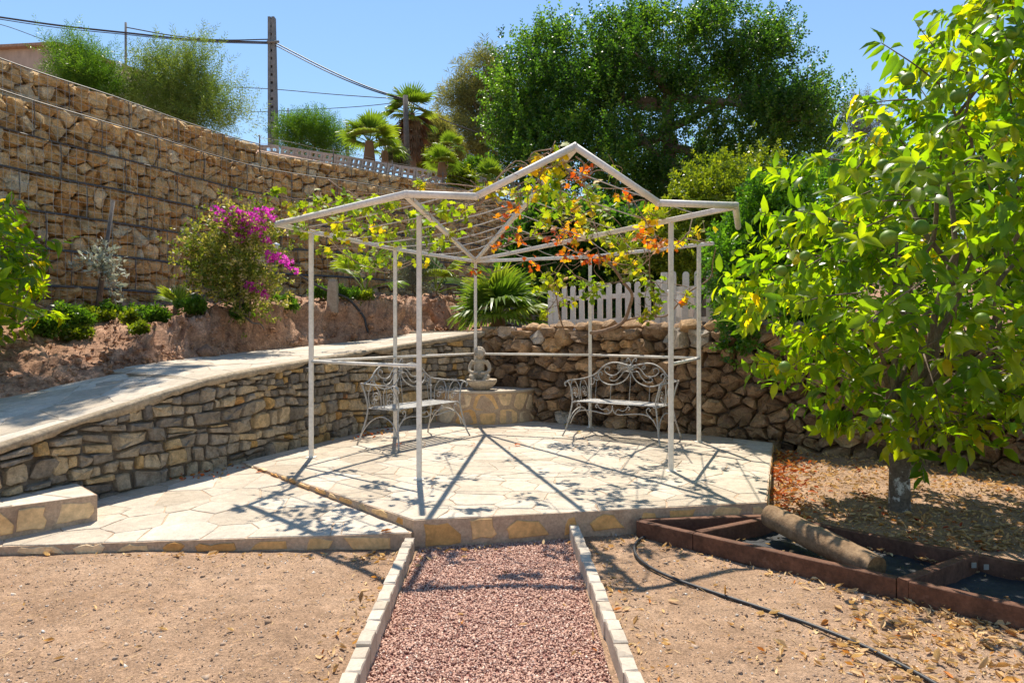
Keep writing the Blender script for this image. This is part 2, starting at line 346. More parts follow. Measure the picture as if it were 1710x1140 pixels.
def darts(x0, x1, y0, y1, rmin, rmax, tries=6000, ok=None, asp=1.0):
    pts = np.zeros((0, 2)); rad = np.zeros(0)
    for k in range(tries):
        f = k / tries
        p = np.array([random.uniform(x0, x1), random.uniform(y0, y1)])
        r = rmax + (rmin - rmax) * min(1, f * 1.3) ** 0.7
        if ok and not ok(*p): continue
        if len(pts):
            d = np.hypot((pts[:, 0] - p[0]) / asp, pts[:, 1] - p[1])
            if np.any(d < (rad + r) * 0.5): continue
        pts = np.vstack([pts, p]); rad = np.append(rad, r)
    return pts
def clip(poly, nx, ny, c):             # keep nx*x+ny*y <= c
    out = []
    n = len(poly)
    for i in range(n):
        a, b = poly[i], poly[(i + 1) % n]
        da, db = nx * a[0] + ny * a[1] - c, nx * b[0] + ny * b[1] - c
        if da <= 0: out.append(a)
        if da * db < 0:
            t = da / (da - db); out.append((a[0] + (b[0] - a[0]) * t, a[1] + (b[1] - a[1]) * t))
    return out
def area(p):
    p = np.asarray(p); x, y = p[:, 0], p[:, 1]
    return 0.5 * np.sum(x * np.roll(y, -1) - y * np.roll(x, -1))
def cells(seeds, gap, planes=None, asp=1.0, R=0.8, gapf=None, power=0.0):
    S = np.asarray(seeds, float).copy(); S[:, 0] /= asp; Wt = rng.uniform(0, 1, len(S)) * power
    res = []
    for i, p in enumerate(S):
        d = np.hypot(S[:, 0] - p[0], S[:, 1] - p[1]); near = np.argsort(d)[1:22]
        poly = [(p[0] - R, p[1] - R), (p[0] + R, p[1] - R), (p[0] + R, p[1] + R), (p[0] - R, p[1] + R)]
        g = gap if gapf is None else gapf()
        for j in near:
            q = S[j]; n = q - p; L = np.hypot(*n); n = n / L
            c = np.dot(n, (p + q) / 2) - g / 2 + (Wt[i] - Wt[j]) / (2 * L)
            poly = clip(poly, n[0], n[1], c)
            if len(poly) < 3: break
        if len(poly) < 3: continue
        poly = [(a * asp, b) for a, b in poly]
        if planes:
            for pl in (planes(p[0] * asp, p[1]) if callable(planes) else planes):
                poly = clip(poly, *pl)
                if len(poly) < 3: break
        if len(poly) < 3: continue
        # drop tiny edges
        q = [poly[0]]
        for v in poly[1:]:
            if math.hypot(v[0] - q[-1][0], v[1] - q[-1][1]) > 0.012: q.append(v)
        if len(q) < 3 or abs(area(q)) < 0.0012: continue
        res.append(np.array(q) if area(q) > 0 else np.array(q)[::-1])
    return res
def convex_planes(poly, inset=0.0):
    P = np.array(poly, float); out = []
    if area(P) < 0: P = P[::-1]
    for i in range(len(P)):
        a, b = P[i], P[(i + 1) % len(P)]; d = nz(b - a); n = np.array([d[1], -d[0]])
        out.append((n[0], n[1], float(np.dot(n, a)) - inset))
    return out
def chamfer(poly, f):
    out = []
    n = len(poly)
    for i in range(n):
        a, p, b = poly[i - 1], poly[i], poly[(i + 1) % n]
        fa, fb = f * random.uniform(0.6, 1.3), f * random.uniform(0.6, 1.3)
        out += [p + (a - p) * fa, p + (b - p) * fb]
    return np.array(out)
def stone(poly, fmap, inn, proud, bulge, rough=0.02, cham=0.2, lean=0.25, top=0.66):
    """returns V,F for a rounded, uneven stone over the cell; fmap(s,t,depth)->xyz"""
    Q = chamfer(poly, cham); c = Q.mean(0); n = len(Q)
    size = math.sqrt(abs(area(Q))); lx, ly = random.uniform(-lean, lean), random.uniform(-lean, lean)
    rings = []
    for sc, dp in ((1.0, -inn), (0.95, proud * 0.5), (top, proud + bulge * 0.75)):
        q = c + (Q - c) * sc
        if dp > -inn: q = q + rng.normal(0, rough * 0.35 * size, q.shape)
        d = np.full(n, dp)
        if dp > -inn: d = d + rng.normal(0, rough * size, n) + ((q - c) @ np.array([lx, ly])) * 0.6
        rings.append((q, d))
    q = np.vstack([r[0] for r in rings] + [c[None] + rng.normal(0, 0.06 * size, (1, 2))])
    d = np.concatenate([r[1] for r in rings] + [[proud + bulge * random.uniform(0.8, 1.1)]])
    V = fmap(q[:, 0], q[:, 1], d)
    F = []
    for k in range(2):
        for i in range(n):
            a, b = k * n + i, k * n + (i + 1) % n
            F.append((a, b, b + n, a + n))
    F += [(2 * n + i, 2 * n + (i + 1) % n, 3 * n) for i in range(n)]
    return V, F
def slab(poly, fmap, inn, top, bev=0.006, jag=0.0):
    if jag:
        o_ = []
        for i in range(len(poly)):
            a_, b_ = poly[i], poly[(i + 1) % len(poly)]; L_ = math.hypot(*(b_ - a_)); m_ = 1 if L_ < .07 else (2 if L_ < .16 else 3)
            o_ += [a_ + (b_ - a_) * k / m_ + (rng.normal(0, jag, 2) if k else rng.normal(0, jag * .5, 2)) for k in range(m_)]
        poly = np.array(o_)
    c = poly.mean(0); n = len(poly); size = math.sqrt(abs(area(poly)))
    q = np.vstack([poly, poly, c + (poly - c) * (1 - bev * 2.2 / size)])
    d = np.concatenate([np.full(n, -inn), np.full(n, top - bev), np.full(n, top)])
    V = fmap(q[:, 0], q[:, 1], d)
    F = [(k * n + i, k * n + (i + 1) % n, (k + 1) * n + (i + 1) % n, (k + 1) * n + i) for k in range(2) for i in range(n)]
    F.append(tuple(2 * n + i for i in range(n)))
    return V, F
def lay(parent, name, pieces, mat, tints, smooth=True, limit=300, score=None, stuff_name=None, sharp=None):
    """pieces: list of (V,F). The `limit` that show largest become objects, the rest one stuff part."""
    idx = list(range(len(pieces)))
    if len(idx) > limit:
        def sc(i):
            V = pieces[i][0]; x, y = topx(V)
            if V[:, 1].min() < 0.3: return -1
            xin = np.clip(x, 0, 1710); yin = np.clip(y, 0, 1140)
            return (np.ptp(xin)) * (np.ptp(yin))
        idx.sort(key=sc, reverse=True)
    for i in idx[:limit]:
        V, F = pieces[i]; c = V.mean(0)
        mb = MB().add(V - c, F, tints[i]); me = mb.mesh(name, mat, smooth)
        if sharp: smooth_by_angle(me, sharp)
        place(name, me, parent, Matrix.Translation(Vector(c)))
    if len(idx) > limit:
        mb = MB()
        for i in idx[limit:]: mb.add(pieces[i][0], pieces[i][1], tints[i])
        o = mb.build(stuff_name or (name + '_fill'), mat, parent, smooth); o['kind'] = 'stuff'
        if sharp: smooth_by_angle(o.data, sharp)
def ribbon(path, u, lines):
    """lines: list of (t(u), depth(u)) arrays -> V,F strip mesh"""
    n = len(u); V = np.vstack([path.map(u, t, d) for t, d in lines])
    F = [(k * n + i, k * n + i + 1, (k + 1) * n + i + 1, (k + 1) * n + i) for k in range(len(lines) - 1) for i in range(n - 1)]
    return V, F

# ------------------------------------------------------------------ foliage tools
LEAF_V = np.array([(0, 0, 0), (-.2, .28, .05), (0, .3, 0), (.2, .28, .05), (-.19, .65, 0), (0, .65, -.06), (.19, .65, 0), (0, 1, -.2)], float)
LEAF_F = np.array([(0, 2, 1), (0, 3, 2), (1, 2, 5), (1, 5, 4), (2, 3, 6), (2, 6, 5), (4, 5, 7), (5, 6, 7)])
def frames(D, up=None, roll=None):
    """columns x,y,z with y along D"""
    D = nz(D); N = len(D)
    if up is None: up = rng.normal(size=(N, 3))
    x = nz(np.cross(D, up)); z = np.cross(x, D)
    return np.stack([x, D, z], -1)
def inst(V, F, R, T, S):
    S = np.asarray(S); S = S[:, None, None] if S.ndim == 1 else S[:, None, :]
    W = np.einsum('nij,nkj->nki', R, V[None] * S) + T[:, None, :]
    N, n = len(T), len(V)
    return W.reshape(-1, 3), (F[None] + (np.arange(N) * n)[:, None, None]).reshape(-1, F.shape[1])
def sprig(n, L, leaf, w=1.0, spread=0.9, droop=0.0, thin=False):
    """a shoot along +Y carrying n simple leaflets (2 tris each)"""
    q = np.array([(0, 0, 0), (-.28 * w, .5, .06), (0, 1, -.1), (.28 * w, .5, .06)]); f = np.array([(0, 3, 1), (3, 2, 1)])
    Vs, Fs = [], []
    for k in range(n):
        t = (k + 0.5) / n; a = k * 2.4
        d = np.array([math.cos(a) * spread, 0.35 + 0.5 * t, math.sin(a) * spread]); d[2] -= droop
        R = frames(d[None], up=np.array([[math.sin(a), 0.6, -math.cos(a)]]))[0]
        Vs.append((q * leaf * (1 - 0.3 * t)) @ R.T + np.array([0, t * L, 0])); Fs.append(f + 4 * k)
    return np.vstack(Vs), np.vstack(Fs)
def lobe_points(lobes, n, shell=0.55):
    """random points in a union of ellipsoids [(c, r)], denser near the skins; returns points and outward directions"""
    vol = np.array([r[0] * r[1] * r[2] for c, r in lobes]) ** 0.55; vol = vol / vol.sum()
    k = rng.choice(len(lobes), n, p=vol)
    C = np.array([c for c, r in lobes])[k]; Rr = np.array([r for c, r in lobes])[k]
    d = nz(rng.normal(size=(n, 3))); rad = shell + (1 - shell) * rng.random(n) ** 0.6
    return C + d * Rr * rad[:, None], nz(d / Rr)
def crown_mesh(name, lobes, n, proto, size, mat, up=0.5, shell=0.55, keep=None, jitter=0.5, tbias=0.0, clump=None):
    if clump:
        m_, r_, st_ = clump; C, D0 = lobe_points(lobes, m_, shell); k_ = rng.integers(0, m_, n); tv = rng.normal(0, .16, m_)[k_]
        P = C[k_] + rng.normal(0, 1, (n, 3)) * np.array([r_, r_, r_ * st_]); D = D0[k_] * .5 + nz(P - C[k_] + np.array([0, 0, r_])) * .6
    else:
        P, D = lobe_points(lobes, n, shell); tv = np.zeros(n)
    if keep is not None:
        k = keep(P); P, D, tv = P[k], D[k], tv[k]
    N = len(P); D = nz(D + np.array([0, 0, up]) + rng.normal(0, jitter, (N, 3)))
    S = rng.uniform(size[0], size[1], N)
    V, F = inst(proto[0], proto[1], frames(D), P, S)
    n_l = len(proto[0]) // 4
    t = np.clip(np.repeat(rng.normal(0.45 + tbias, 0.13, N) + tv, n_l) + rng.normal(0, 0.16, N * n_l), 0, 1)
    return npmesh(name, V, F, mat, np.repeat(t, 4))
def limb(mb, a, b, r0, r1, sag=0.0, wig=0.08, n=7, sides=7):
    a, b = np.array(a, float), np.array(b, float); L = np.linalg.norm(b - a); P = []
    for t in np.linspace(0, 1, n):
        w = math.sin(t * PI); P.append(a + (b - a) * t + np.array([random.gauss(0, wig), random.gauss(0, wig), random.gauss(0, wig * 0.5)]) * w * L * 0.4 + np.array([0, 0, -sag * w]))
    mb.tube(catmull(P, 3), [r0, r0 * 0.6 + r1 * 0.4, r1], sides); return P
def tree(name, label, cat, base, lobes, nshoots, proto, size, mat, trunk_r, bark='bark', limbs=9, group=None, up=0.5, shell=0.55, keep=None, trunk_top=None, jitter=0.5, tbias=0.0, clump=None):
    t = thing(name, label, cat, base, group)
    mb = MB(); base = np.array(base, float)
    top = np.array(trunk_top if trunk_top is not None else np.mean([c for c, r in lobes], axis=0), float)
    limb(mb, base - np.array([0, 0, 0.15]), top, trunk_r, trunk_r * 0.45, wig=0.05, n=6, sides=8)
    for k in range(limbs):
        c, r = lobes[k % len(lobes)]; e = np.array(c) + nz(rng.normal(size=3)) * np.array(r) * 0.6
        s = base + (top - base) * random.uniform(0.35, 1.0)
        limb(mb, s, e, trunk_r * 0.45, trunk_r * 0.08, wig=0.12, sides=5)
    mb.build('trunk', M[bark], t, True)
    place('crown', crown_mesh('crown', lobes, nshoots, proto, size, M[mat], up, shell, keep, jitter, tbias, clump), t)
    return t
def fan_frond(n=22, spread=2.5, L=1.0, split=0.45, droop=0.25, w=0.055):
    """palm fan in the XY plane opening along +Y from the origin; blades free beyond `split`"""
    V, F = [], []
    for k in range(n):
        a = (k / (n - 1) - 0.5) * spread; l = L * (1 - 0.18 * abs(k / (n - 1) - 0.5) * 2) * random.uniform(0.93, 1.05)
        c, s = math.sin(a), math.cos(a); px_, py_ = s, -c
        for t, ww, dz in ((0.03, 0.004, 0), (split, w, -0.02), (0.75, w * 0.75, -0.10 * droop * 4 * .5), (1.0, 0.002, -droop * random.uniform(0.6, 1.3))):
            for sgn in (-1, 1):
                V.append((c * l * t + px_ * ww * sgn, s * l * t + py_ * ww * sgn, dz * L + (0.012 * sgn if k % 2 else -0.012 * sgn)))
        b = k * 8
        F += [(b, b + 1, b + 3, b + 2), (b + 2, b + 3, b + 5, b + 4), (b + 4, b + 5, b + 7, b + 6)]
    return np.array(V), np.array(F)
def palm(name, label, base, trunk_h, trunk_r, fr, L, petiole, elev=(-0.2, 1.35), mat='palm', dead=0, group=None, seed=0, az=None):
    t = thing(name, label, 'palm', base, group); base = np.array(base, float)
    random.seed(seed + 50)
    top = base + np.array([0, 0, trunk_h])
    mb = MB(); P = [base - np.array([0, 0, 0.1]), base + np.array([0, 0, trunk_h * 0.5]), top + np.array([0, 0, 0.05])]
    mb.tube(catmull(P, 5), [trunk_r * 1.2, trunk_r, trunk_r * 0.8], 9); mb.build('trunk', M['dead_palm'], t, True)
    metas = []
    for v in range(3):
        V, F = fan_frond(L=1.0, spread=random.uniform(2.3, 3.2), droop=random.uniform(0.12, 0.4), w=0.04 + 0.012 * v)
        metas.append(npmesh('frond', V, F, M[mat], float(np.clip(0.3 + 0.25 * v, 0, 1))))
    pm = MB()
    for k in range(fr):
        a = k * 2.399 + random.uniform(-.3, .3) if az is None else az[k % len(az)]
        e = elev[0] + (elev[1] - elev[0]) * ((k + 0.5) / fr) + random.uniform(-.12, .12)
        d = np.array([math.cos(a) * math.cos(e), math.sin(a) * math.cos(e), math.sin(e)])
        pl = petiole * random.uniform(0.75, 1.15); end = top + d * pl
        pm.tube(catmull([top, top + d * pl * 0.5 + np.array([0, 0, 0.04 * pl]), end], 4), [0.02 * L + 0.006, 0.010 * L + 0.004], 5, 0.8)
        d2 = nz(d + np.array([0, 0, -0.22])); up = nz(np.array([0, 0, 1.0]) - d2 * d2[2] + rng.normal(0, 0.15, 3))
        x = nz(np.cross(d2, up)); z = np.cross(x, d2); s = L * random.uniform(0.85, 1.1)
        Mx = Matrix(((x[0] * s, d2[0] * s, z[0] * s, end[0]), (x[1] * s, d2[1] * s, z[1] * s, end[1]), (x[2] * s, d2[2] * s, z[2] * s, end[2]), (0, 0, 0, 1)))
        place('frond', metas[k % 3], t, Mx)
    pm.build('leaf_stalks', M[mat], t, True)
    if dead:
        V, F = fan_frond(n=10, L=1.0, spread=1.2, droop=0.1, w=0.05); dm = npmesh('dead_frond', V, F, M['dead_palm'], 0.5)
        for k in range(dead):
            a = k * 2.399; h = random.uniform(0.42, 1.0); e = -1.2 + random.uniform(-.12, .3) + (0.7 if k % 7 == 0 else 0)
            d2 = np.array([math.cos(a) * math.cos(e), math.sin(a) * math.cos(e), math.sin(e)]); p = base + np.array([0, 0, trunk_h * h]) + np.array([math.cos(a), math.sin(a), 0]) * trunk_r * 1.3 * h
            up = np.array([math.cos(a), math.sin(a), 0.2]); x = nz(np.cross(d2, up)); z = np.cross(x, d2); s = L * random.uniform(0.7, 1.1)
            place('dead_frond', dm, t, Matrix(((x[0] * s, d2[0] * s, z[0] * s, p[0]), (x[1] * s, d2[1] * s, z[1] * s, p[1]), (x[2] * s, d2[2] * s, z[2] * s, p[2]), (0, 0, 0, 1))))
    return t
#PART2

# ================================================================== SETTING
PZ = 0.18                                              # patio level
LW = Path([(-4.35, 2.9), (-3.86, 4.0), (-3.54, 4.71), (-3.26, 5.43), (-2.93, 6.02), (-2.60, 6.62), (-1.81, 8.8), (-0.42, 10.12)], 8,
          top=[0.28, 0.50, 0.64, 0.79, 0.94, 1.05, 1.21, 1.45])
RW = Path([(-0.60, 10.40), (0.86, 9.34), (2.33, 8.36), (3.08, 7.84), (4.05, 7.12), (4.80, 6.40), (6.5, 5.0), (9.0, 3.0)], 8,
          top=[1.47, 1.47, 1.46, 1.44, 1.36, 1.30, 1.28, 1.25])
GB = Path([(-7.5, 5.0), (-7.15, 8.0), (-6.85, 9.45), (-6.22, 10.8), (-5.1, 13.3), (-3.3, 14.9), (-1.4, 16.8), (0.25, 18.7), (3.0, 20.6)], 8,
          base=[1.7, 1.8, 1.85, 1.9, 2.1, 2.2, 2.35, 2.4, 2.4])
RAMP_W = 1.68

def soil_z(x, y):
    return 0.085 * float(sstep(4.7, 6.8, y)) * float(sstep(1.7, 2.4, x))
def grid(name, xs, ys, fz, mat, skip=None):
    nx, ny = len(xs), len(ys)
    V = np.array([(x, y, fz(x, y)) for y in ys for x in xs]); F = []
    for j in range(ny - 1):
        for i in range(nx - 1):
            if skip and skip((xs[i] + xs[i + 1]) / 2, (ys[j] + ys[j + 1]) / 2): continue
            a = j * nx + i; F.append((a, a + 1, a + nx + 1, a + nx))
    return npmesh(name, V, np.array(F), mat, None, True)

# the wide ground sheet and the hill beyond
tag(place('ground', grid('ground', np.linspace(-300, 300, 25), np.linspace(-300, 300, 25), lambda x, y: -0.12, M['soil'])), 'bare brown earth reaching away under the whole garden', None, None, 'structure')
tag(place('soil', grid('soil', np.arange(-4.6, 8.0, 0.035), np.arange(0.6, 8.2, 0.035),
     lambda x, y: soil_z(x, y) + 0.012 * fbm(x * 1.5, y * 1.5) + 0.006 * fbm(x * 9, y * 9, 3.1) + 0.003 * fbm(x * 34, y * 34, 1.7, 2),
     M['soil'], lambda x, y: (-0.6 < x < 0.42 and y < 4.7) or (y > 5.2 and x < 1.6) or (y > 6.3 and x < 2.2))), 'dry brown soil in front of the patio', None, None, 'structure')
u = GB.s
Ln = np.vstack([GB.map(u, np.full(len(u), 5.0), np.full(len(u), -0.5)), [[14, 23.5, 1.7], [60, 24, 1.7]]]); Ln[-3, 2] = 1.45; Ln[-4, 2] = 3.2; Ln[-2:, 2] = 1.5
Lf = Ln.copy(); ang = np.linspace(PI * 1.05, PI * 0.15, len(Ln)); Lf[:, 0] = -5 + 260 * np.cos(ang); Lf[:, 1] = 15 + 260 * np.sin(ang); Lf[:, 2] = 9
L2 = np.vstack([GB.map(u, np.interp(u, [0, GB.near(-5.1, 13.3), GB.near(0.25, 18.7), GB.L], [6.2, 6.55, 5.75, 5.0]), np.interp(u, [0, GB.near(-5.1, 13.3), GB.near(0.25, 18.7), GB.L], [-6.0, -5.6, -2.6, -2.0])), [[14, 26, 3.0], [60, 27, 3.0]]])
n = len(Ln); V = np.vstack([Ln, Ln * 0.75 + L2 * 0.25, L2, Lf])
V[n:2 * n, 2] = np.maximum(Ln[:, 2], V[n:2 * n, 2] - 0.25)
tag(place('hillside', npmesh('hillside', V, np.array([(k * n + i, k * n + i + 1, (k + 1) * n + i + 1, (k + 1) * n + i) for k in range(3) for i in range(n - 1)]), M['bank_soil'], None, True)),
    'dry ground rising behind the gabion wall', None, None, 'structure')

# upper terrace behind the rubble wall
nr = [(-1.75, 11.35), (-0.50, 10.60), (1.0, 9.52), (2.45, 8.54), (3.2, 8.0), (4.18, 7.28), (4.95, 6.55), (6.65, 5.15), (30, -6)]
fr_ = [(-1.4, 16.9), (0.25, 18.9), (3, 20.8), (6, 21.5), (9, 22.4), (12, 23), (15, 23.6), (22, 23.8), (62, 24.2)]
rows = []
for k in range(9):
    t = k / 8
    rows += [(a[0] + (b[0] - a[0]) * t, a[1] + (b[1] - a[1]) * t, 1.40 + 0.25 * t + 0.04 * fbm(a[0] + k, a[1] * 2)) for a, b in zip(nr, fr_)]
tag(place('upper_terrace', npmesh('upper_terrace', rows, np.array([(k * 9 + i, k * 9 + i + 1, (k + 1) * 9 + i + 1, (k + 1) * 9 + i) for k in range(8) for i in range(8)]), M['bank_soil'], None, True)),
    'raised garden level behind the rubble wall', None, None, 'structure')

# soil bank between ramp and gabion wall
NU, NV = 300, 60
uu = np.linspace(0.0, LW.L, NU)
A = LW.map(uu, LW.key('top', uu), np.full(NU, -RAMP_W + 0.03))
gs = np.interp(np.linspace(0, 1, NU), [0, 0.35, 0.62, 0.85, 1.0], [0.2, GB.near(-6.5, 9.2), GB.near(-5.1, 13.4), GB.near(-1.9, 16.3), GB.near(0.25, 18.7)])
B = GB.map(gs, GB.key('base', gs) + 0.02, np.full(NU, 0.02))
V = []
nrmL = LW.nrm(uu)
for j in range(NV):
    v = (j / (NV - 1)) ** 1.7
    for i in range(NU):
        fx = i / (NU - 1)
        steep = float(sstep(0.40, 0.72, fx)); p = A[i] * (1 - v) + B[i] * v
        lo = 0.004 + 0.05 * abs(fbm(fx * 10, 3.3)); hi = lo + 0.035 + 0.10 * abs(fbm(fx * 14, 1.3)) + 0.02 * fbm(fx * 45, 8.0)
        f = (1 - steep) * v ** 0.8 + steep * (0.10 * float(sstep(0, lo, v)) + 0.48 * float(sstep(lo, hi, v)) + 0.42 * v)
        drop = float(sstep(0.955, 0.99, fx)) * (1 - v * 0.3)
        z = A[i][2] + (B[i][2] - A[i][2]) * f * (1 - drop)
        edge = min(1, v * 22) * min(1, (1 - v) * 10)
        q = (p[0] * 2.6, p[1] * 2.6, z * 2.6); push = edge * (0.16 * noise.noise(q) - .03 + 0.09 * noise.noise((q[0] * 2.7, q[1] * 2.7, q[2] * 2.7)) + 0.045 * noise.noise((q[0] * 7, q[1] * 7, q[2] * 7)))
        z += edge * (0.10 * fbm(p[0] * 1.6, p[1] * 1.6, 2) + 0.06 * fbm(p[0] * 5, p[1] * 5, 7) + 0.035 * fbm(p[0] * 15, p[1] * 15, 4))
        if j == 0: z = A[i][2] - 0.05
        V.append((p[0] + nrmL[i][0] * push, p[1] + nrmL[i][1] * push, z))
BANK = np.array(V).reshape(NV, NU, 3)
tag(place('soil_bank', npmesh('soil_bank', BANK.reshape(-1, 3), np.array([(j * NU + i, j * NU + i + 1, (j + 1) * NU + i + 1, (j + 1) * NU + i) for j in range(NV - 1) for i in range(NU - 1)]), M['bank_soil'], None, True)),
    'sloping bank of crumbly brown soil below the gabion wall', None, None, 'structure')
def bank_z(x, y):
    d = (BANK[:, :, 0] - x) ** 2 + (BANK[:, :, 1] - y) ** 2; k = np.unravel_index(np.argmin(d), d.shape); return float(BANK[k][2])
def on_bank(xp, yp):                                   # point of the bank nearest to a photo pixel
    X, Y = topx(BANK); d = (X - xp) ** 2 + (Y - yp) ** 2; c = np.where(d < max(d.min() + 1, 16.0), BANK[:, :, 1], 1e9); k = np.unravel_index(np.argmin(c), d.shape); return BANK[k].copy()
# clods on the bank
CLOD_V = np.array([(1, 0, 0), (-1, 0, 0), (0, 1, 0), (0, -1, 0), (0, 0, .8), (0, 0, -.8)], float)
CLOD_F = np.array([(0, 2, 4), (2, 1, 4), (1, 3, 4), (3, 0, 4), (2, 0, 5), (1, 2, 5), (3, 1, 5), (0, 3, 5)])
def scatter(name, label, P, S, mat, tint, squash=0.75, parent=None):
    N = len(P); R = frames(rng.normal(size=(N, 3)))
    SS = np.stack([S * rng.uniform(.7, 1.3, N), S * rng.uniform(.7, 1.3, N), S * squash * rng.uniform(.7, 1.2, N)], 1)
    V, F = inst(CLOD_V, CLOD_F, R, P, SS); V += rng.normal(0, 1, V.shape) * np.repeat(S, 6)[:, None] * 0.13
    o = place(name, npmesh(name, V, F, M[mat], np.repeat(tint, 6)), parent)
    return tag(o, label, None, None, 'stuff')
k = rng.integers(0, (NV - 3) * NU, 9000); P = BANK.reshape(-1, 3)[NU * 2 + k] + rng.normal(0, 0.04, (9000, 3)) * np.array([1, 1, 0.12])
o = scatter('bank_clods', 'loose clods and crumbs of earth on the soil bank', P, np.exp(rng.normal(-4.25, 0.6, 9000)), 'bank_soil', rng.random(9000)); o['category'] = 'earth'

# ------------------------------------------------------------------ paving
def fl(z):                                             # horizontal mapping: (x, y, up)
    return lambda a, b, d: np.stack([a, b, (z(a, b) if callable(z) else z) + d], -1)
def prism(poly, z0, z1, name, mat, parent=None):
    P = np.array(poly, float); P = P if area(P) > 0 else P[::-1]; n = len(P)
    f = (lambda q: np.array([z1(a, b) for a, b in q])) if callable(z1) else (lambda q: np.full(len(q), z1))
    V = np.vstack([np.c_[P, np.full(n, z0)], np.c_[P, f(P)]])
    return MB().add(V, [(i, (i + 1) % n, n + (i + 1) % n, n + i) for i in range(n)] + [tuple(range(n, 2 * n))]).build(name, M[mat], parent)
def pave(parent, poly, z, rmin, rmax, tries, inset=0.008, gap=0.016):
    P = np.array(poly); pl = convex_planes(poly, inset); ok = lambda x, y: all(a * x + b * y <= c - 0.03 for a, b, c in pl)
    sd = darts(P[:, 0].min(), P[:, 0].max(), P[:, 1].min(), P[:, 1].max(), rmin, rmax, tries, ok)
    cs = cells(sd, gap, pl, R=0.9, gapf=lambda: random.uniform(0.003, 0.013), power=0.08); pieces = [slab(c, fl(z), 0.025, random.uniform(-0.0005, 0.004), 0.003, 0.0045) for c in cs]
    lay(parent, 'paving_stone', pieces, M['paving'], rng.uniform(0, 1, len(pieces)), smooth=False)
def riser(parent, a, b, z0, z1, wmin=0.12, wmax=0.32, fill=0.85):
    """irregular facing stones set in the mortar of a step face running from a to b (face on the right of a->b)"""
    a, b = np.array(a, float), np.array(b, float); L = np.linalg.norm(b - a); d = (b - a) / L; nr_ = np.array([d[1], -d[0]])
    za = lambda s: (z0[0] + (z0[1] - z0[0]) * s / L); zb = lambda s: (z1[0] + (z1[1] - z1[0]) * s / L)
    def fm(s, t, dd):
        xy = a + np.outer(s, d) + np.outer(dd, nr_); return np.c_[xy, t]
    s = random.uniform(0.02, 0.06); pieces = []
    while s < L - 0.08:
        w = min(random.uniform(wmin, wmax), L - s - 0.02); h0, h1 = za(s), zb(s); H = h1 - h0
        lo, hi = h0 + H * random.uniform(0.02, 0.14), h1 - H * random.uniform(0.06, 0.2)
        q = [(s + w * random.uniform(0, .25), lo), (s + w * random.uniform(.75, 1), lo + H * random.uniform(0, .08)), *([(s + w, lo + (hi - lo) * random.uniform(.2, .8))] if random.random() < .45 else []), (s + w * random.uniform(.55, 1.0), hi - H * random.uniform(0, .12)), (s + w * random.uniform(.05, .35), hi - H * random.uniform(0, .1))]
        if random.random() < 0.5: q.insert(0, (s, lo + (hi - lo) * random.uniform(.35, .7)))
        q = np.array(q); q = q if area(q) > 0 else q[::-1]
        pieces.append(slab(q, fm, 0.02, random.uniform(0.004, 0.012), 0.005, 0.006)); s += w + random.uniform(0.015, 0.07) / fill
    lay(parent, 'facing_stone', pieces, M['facing'], rng.uniform(0, 1, len(pieces)), smooth=False)

PATIO = [(-0.65, 4.50), (1.86, 4.985), (2.96, 7.74), (2.34, 8.38), (0.86, 9.38), (-0.45, 10.32), (-1.80, 8.8), (-2.60, 6.56)]
patio = tag(prism(PATIO, -0.1, PZ - 0.003, 'patio', 'facing_mortar'), 'pale crazy paved patio platform under the metal pergola', 'patio', None, 'structure')
def hull_ok(): return PATIO
pave(patio, [(-0.65, 4.50), (1.86, 4.985), (2.96, 7.74), (2.34, 8.30), (0.86, 9.30), (-0.45, 10.2), (-1.80, 8.8), (-2.60, 6.56)], PZ, 0.14, 0.38, 6000)
riser(patio, (-0.65, 4.50), (1.86, 4.985), (0.0, 0.06), (PZ, PZ), 0.16, 0.36)
riser(patio, (1.86, 4.985), (2.96, 7.74), (0.05, 0.09), (PZ, PZ), 0.16, 0.34)
lowz = lambda x, y: 0.11 + 0.0216 * (x + 0.66) + 0.0496 * (y - 4.46)
riser(patio, (-2.55, 6.50), (-0.67, 4.53), (0.168, 0.118), (PZ, PZ), 0.12, 0.26)
LOW = [(-4.0, 4.34), (-0.66, 4.455), (-0.66, 4.51), (-2.61, 6.56), (-2.95, 6.05), (-3.28, 5.46), (-3.62, 4.66)]
lowp = tag(prism([(-4.0, 4.34), (-0.66, 4.455), (-0.655, 4.49), (-2.59, 6.55), (-2.96, 6.05), (-3.30, 5.46), (-3.7, 4.66)], -0.1, lambda x, y: lowz(x, y) - 0.003, 'lower_paving', 'facing_mortar'), 'lower crazy paved apron beside the patio step', 'paving', None, 'structure')
pave(lowp, [(-3.75, 4.35), (-0.66, 4.455), (-0.70, 4.53), (-2.61, 6.53), (-2.95, 6.05), (-3.28, 5.46), (-3.75, 4.5)], lowz, 0.14, 0.38, 4000)
riser(lowp, (-3.2, 4.367), (-0.66, 4.455), (-0.005, 0.0), (0.055, 0.108), 0.12, 0.34)
STEP = [(-2.94, 4.84), (-3.33, 5.22), (-3.60, 4.68), (-3.86, 4.02)]
stp = thing('stone_step', 'single pale stone step with tan facing stones at the foot of the ramp', 'step', (-3.4, 4.7, 0.05), None, 'thing')
prism(STEP, 0.0, 0.267, 'mortar_block', 'facing_mortar', stp)
pave(stp, STEP, 0.27, 0.2, 0.4, 800)
riser(stp, (-3.86, 4.02), (-2.94, 4.84), (0.05, 0.095), (0.27, 0.27), 0.16, 0.3, 1.6)

